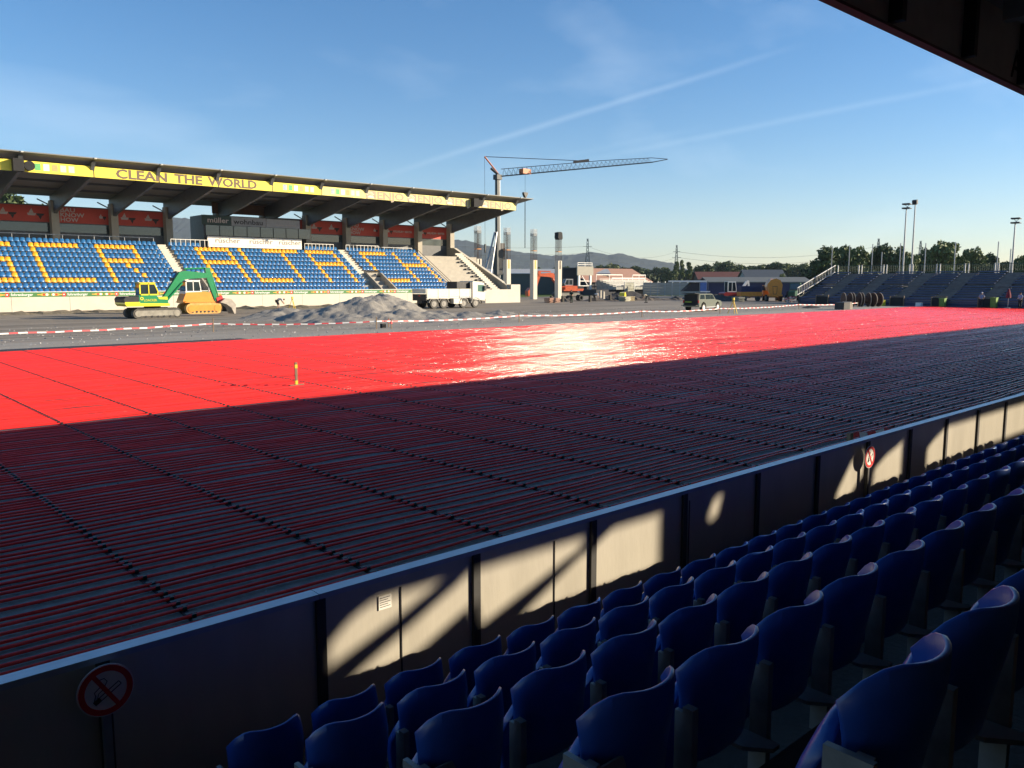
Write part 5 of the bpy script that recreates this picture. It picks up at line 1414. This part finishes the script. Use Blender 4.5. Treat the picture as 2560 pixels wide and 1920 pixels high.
# ================================================================== TREES
bark = mat('bark', (.06, .045, .03), .9, var=.3)
leaf_m = [mat('leaves_dark', (.025, .05, .015), .7, c2=(.085, .125, .032), island=True), mat('leaves_mid', (.045, .078, .02), .7, c2=(.13, .165, .042), island=True), mat('leaves_light', (.075, .105, .03), .7, c2=(.18, .21, .065), island=True)]
def tree_meshes(seed, h, hw, nleaf, ls, lobes, tall=False):
    """crown of leaf clumps in uneven lobes + trunk with limbs"""
    g = np.random.default_rng(seed)
    c = []; t = MB()
    tz = h * .30
    t.tube([(0, 0, -.2), (.05, .04, tz * .6), (.0, .1, tz), (.1, 0, h * .55)], [h * .035, h * .028, h * .022, h * .010], 7)
    for i in range(lobes):
        a = g.uniform(0, 6.28); z = h * (g.uniform(.28, .86) if not tall else g.uniform(.15, .9))
        rr = hw * (.62 if not tall else .45) * math.sqrt(max(.05, 1 - ((z / h - .5) / .55) ** 2)) * g.uniform(.5, 1.05)
        r = hw * g.uniform(.30, .52) * (1 if z < h * .7 else .8)
        c.append((rr * math.cos(a), rr * math.sin(a), z, r))
        t.tube([(0, 0, tz * g.uniform(.7, 1.3)), (rr * .5 * math.cos(a), rr * .5 * math.sin(a), z * .75), (rr * .9 * math.cos(a), rr * .9 * math.sin(a), z)], [h * .014, h * .009, h * .004], 5)
    c.append((0, 0, h - hw * .38, hw * .38)); c.append((0, 0, h * .55, hw * .55))
    wts = np.array([q[3] ** 2 for q in c]); wts /= wts.sum()
    ids = g.choice(len(c), nleaf, p=wts)
    d = g.normal(0, 1, (nleaf, 3)); d /= np.linalg.norm(d, axis=1)[:, None]
    rad = g.uniform(.55, 1.0, nleaf) ** .6 * (1 + .12 * g.normal(0, 1, nleaf))
    cc = np.array([(q[0], q[1], q[2]) for q in c])[ids]; rr = np.array([q[3] for q in c])[ids]
    P = cc + d * (rad * rr)[:, None] * np.array([1, 1, .85])
    P = P[P[:, 2] > h * .12]
    n = len(P)
    u = g.normal(0, 1, (n, 3)); u /= np.linalg.norm(u, axis=1)[:, None]
    v = np.cross(u, g.normal(0, 1, (n, 3))); v /= np.linalg.norm(v, axis=1)[:, None]
    s_ = (ls * g.uniform(.6, 1.4, n))[:, None]
    V = np.stack([P - u * s_, P + v * s_ * .55, P + u * s_, P - v * s_ * .55], 1).reshape(-1, 3)
    me = bpy.data.meshes.new('crown'); me.from_pydata(V.tolist(), [], [(4 * i, 4 * i + 1, 4 * i + 2, 4 * i + 3) for i in range(n)])
    return me, t
def make_tree(name, label, x, y, h, hw, me, tr, group, m, rot):
    t = thing(name, label, 'tree', (x, y, 0), rot, group)
    me2 = me
    put('crown', me2, t); put('trunk', tr, t)
    return t
protos = []
for k_ in range(5):
    me, tb = tree_meshes(50 + k_, 10, 4.0, 4300, .36, 17)
    me.materials.append(leaf_m[(0, 1, 0, 1, 2)[k_]]); protos.append((me, tb.mesh('trunk', bark, True)))
me, tb = tree_meshes(90, 10, 1.8, 2600, .34, 12, True); me.materials.append(leaf_m[1]); poplar = (me, tb.mesh('trunk', bark, True))
TREES = [(173.7, 88.7, 10.5, 4.2), (186.4, 90.9, 11.1, 3.2), (183.0, 85.7, 10.6, 2.9), (206.9, 92.8, 11.4, 2.6), (191.4, 83.7, 11.3, 3.3), (202.2, 84.7, 11.2, 2.5), (181.9, 74.1, 8.8, 2.2), (210.6, 82.5, 10.8, 2.5), (198.9, 74.3, 12.0, 4.2), (206.0, 72.7, 8.7, 2.0), (211.1, 71.2, 10.7, 3.7), (222.5, 71.5, 9.7, 2.5), (213.8, 65.5, 7.4, 2.8), (212.1, 61.7, 8.6, 3.1), (219.1, 61.0, 9.5, 3.3), (331.0, 245.6, 12.3, 2.1), (324.6, 237.9, 12.7, 1.7), (318.6, 229.6, 11.5, 2.2), (363.9, 256.4, 11.2, 4.2), (359.0, 247.3, 11.8, 4.5), (371.9, 249.5, 13.0, 5.5), (371.7, 242.9, 13.3, 5.8), (380.3, 241.7, 11.8, 5.5), (393.9, 242.9, 11.4, 5.2), (398.4, 238.9, 12.0, 5.6), (366.6, 213.4, 12.3, 5.9), (380.2, 214.6, 11.8, 4.8), (374.3, 206.2, 11.0, 4.3), (368.4, 198.1, 11.7, 3.4), (311.4, 235.5, 8.0, 3.0), (358.8, 274.5, 10.5, 4.3), (239.9, 136.7, 5.4, 1.4), (317.9, 366.1, 11.0, 6.1), (316.6, 353.5, 9.9, 5.0), (328.9, 356.0, 10.3, 6.1), (328.3, 343.2, 11.3, 5.0), (326.0, 331.3, 9.5, 4.9), (338.2, 334.0, 10.8, 5.5), (334.9, 323.5, 11.3, 4.5), (354.2, 333.1, 10.3, 5.2), (359.3, 328.6, 11.2, 4.7), (356.5, 317.7, 12.2, 5.0), (361.0, 313.8, 13.1, 5.5), (373.4, 315.8, 11.2, 5.2), (374.7, 307.9, 11.8, 6.0), (383.4, 306.6, 10.3, 5.2), (379.9, 296.3, 10.8, 5.0), (42.7, 216.5, 23.5, 6.5), (50.5, 216.4, 20.5, 4.2), (39.8, 228.1, 24.5, 6.0)]
near_n = 0; mid_n = 0; far_n = 0
for i, (x, y, h, hw) in enumerate(TREES):
    if 15 <= i <= 17: me, tr, pw_ = poplar[0], poplar[1], 1.8
    else: me, tr = protos[(i * 3 + i // 5) % 5]; pw_ = 4.0
    if i == 8 or i == 10: me, tr = protos[4]
    if i < 15:
        lbl = 'leafy green tree close behind the end stand, %s from the left' % nth(near_n); grp = 'trees behind the end stand'; near_n += 1
    elif i < 32:
        lbl = 'far tree in the belt between the hut and the end stand, %s of those' % nth(mid_n); grp = 'trees of the far belt'; mid_n += 1
    elif i < 47:
        lbl = 'far tree in front of the hills left of the second pylon, %s from the left' % nth(far_n); grp = 'trees below the hills'; far_n += 1
    else:
        lbl = 'tall tree seen through the gap under the grandstand roof, %s one' % nth(i - 47); grp = 'trees behind the far grandstand'
    t = make_tree('tree' if not 15 <= i <= 17 else 'poplar_tree', lbl, x, y, h, hw, me, tr, grp, None, random.uniform(0, 6.28))
    t.scale = (hw * 1.12 / pw_, hw * 1.12 / pw_, h * 1.03 / 10)
# hedges / low scrub below the trees: uncountable
SC = MB(); g = np.random.default_rng(5)
def scrub(x0, y0, x1, y1, h, n, wd, ls):
    for i in range(n):
        t = g.random(); o_ = g.normal(0, wd)
        L_ = math.hypot(x1 - x0, y1 - y0); nx_, ny_ = -(y1 - y0) / L_, (x1 - x0) / L_
        x = x0 + (x1 - x0) * t + nx_ * o_; y = y0 + (y1 - y0) * t + ny_ * o_
        hh = h * (.72 + .28 * math.sin(t * 37 + 2 * math.sin(t * 13)))
        z = g.uniform(0, 1) ** .6 * hh
        u = g.normal(0, 1, 3); u /= np.linalg.norm(u); v = np.cross(u, g.normal(0, 1, 3)); v /= np.linalg.norm(v); s_ = ls * g.uniform(.6, 1.4)
        p = np.array((x, y, z)); SC.add([p - u * s_, p + v * s_ * .6, p + u * s_, p - v * s_ * .6], [(0, 1, 2, 3)])
scrub(172, 92, 226, 58, 6.0, 9000, 2.5, .45)
scrub(312, 372, 392, 292, 8.5, 9000, 3.0, .8)
scrub(352, 280, 420, 215, 9.0, 8000, 3.0, .8)
scrub(366, 214, 372, 190, 8.0, 3000, 3.0, .7)
scrub(395, 240, 330, 268, 7.5, 4000, 3.0, .8)
scrub(300, 385, 200, 420, 9.0, 6000, 3.0, .9)
o = SC.build('undergrowth', mat('scrub_leaves', (.016, .034, .012), .8, c2=(.04, .062, .02), island=True)); tag(o, 'dense dark undergrowth and hedges below the trees on the horizon', 'undergrowth', kind='stuff')

# ================================================================== HILLS
ridge = [(100, 4250, 330), (400, 4050, 325), (710.6, 3759.9, 311.1), (882.8, 3601.2, 295.6), (1031.5, 3463.1, 275.5), (1511.9, 3016.9, 210.4), (1800, 2750, 182), (2011.1, 2556.6, 163.9), (2045.6, 2524.9, 160.8), (2084.8, 2486.8, 145.4), (2130.1, 2443.9, 134.5), (2186.5, 2389.9, 117.5), (2232.2, 2347.2, 109.7), (2289.4, 2294.1, 102.0), (2359.1, 2231.6, 106.6), (2400.4, 2195.8, 115.9), (2428.9, 2169.2, 111.3), (2451.6, 2147.7, 105.1), (2481.0, 2122.0, 111.3), (2509.4, 2095.2, 105.1), (2543.1, 2062.7, 92.7), (2588.7, 2020.0, 84.9), (2634.0, 1977.1, 74.1), (2672.7, 1938.4, 52.4), (2710.9, 1899.1, 24.5), (2760, 1850, -6)]
hm = MB(); seg = 14; vs = []; cols_ = []
for (a, b) in zip(ridge[:-1], ridge[1:]):
    n_ = max(2, int(math.hypot(b[0] - a[0], b[1] - a[1]) / 14))
    for q in range(n_): cols_.append(tuple(a[k_] + (b[k_] - a[k_]) * q / n_ for k_ in range(3)))
cols_.append(ridge[-1])
for (x, y, h) in cols_:
    d = Vector((x, y, 0)).normalized()
    for j in range(seg):
        f = j / (seg - 1)                               # 0 = foot near camera, 1 = ridge
        rr = 900 * (1 - f)
        zz = h * (f ** .8) + (8 * fbm(x * .004, y * .004 + f * 3, 2) * f * (1 - f) * 4 if 0 < f < 1 else 0)
        zz += random.uniform(-1, 3.5) * (1 if f == 1 else .8) * (f > 0)
        p = Vector((x, y, 0)) - d * rr
        vs.append((p.x, p.y, zz - 2 * (1 - f) * 2))
nc = len(cols_)
hm.add(vs, [(i * seg + j, (i + 1) * seg + j, (i + 1) * seg + j + 1, i * seg + j + 1) for i in range(nc - 1) for j in range(seg - 1)])
structure(hm.build('hills', mat('haze_tinted_forest', (.006, .015, .017), .9, c2=(.016, .030, .030), scale=.012, bump=1.0, bscale=.06, detail=8), smooth=False))  # blue of the distant haze is mixed into the forest colour

# ================================================================== HAZE
hz = MB().box(-700, 4600, -900, 5000, -8.0, 345.0).build('haze', black)
hz.data.materials.clear()
hm_ = bpy.data.materials.new('haze_air'); hm_.use_nodes = True
nt = hm_.node_tree
for n_ in list(nt.nodes): nt.nodes.remove(n_)
out = nt.nodes.new('ShaderNodeOutputMaterial'); pv = nt.nodes.new('ShaderNodeVolumePrincipled')
pv.inputs['Color'].default_value = (.72, .86, 1.0, 1)
pv.inputs['Density'].default_value = 7.5e-5
pv.inputs['Anisotropy'].default_value = 0.0
nt.links.new(pv.outputs[0], out.inputs['Volume'])
hz.data.materials.append(hm_)
tag(hz, 'thin pale evening haze over the fields and hills', 'haze', kind='stuff')
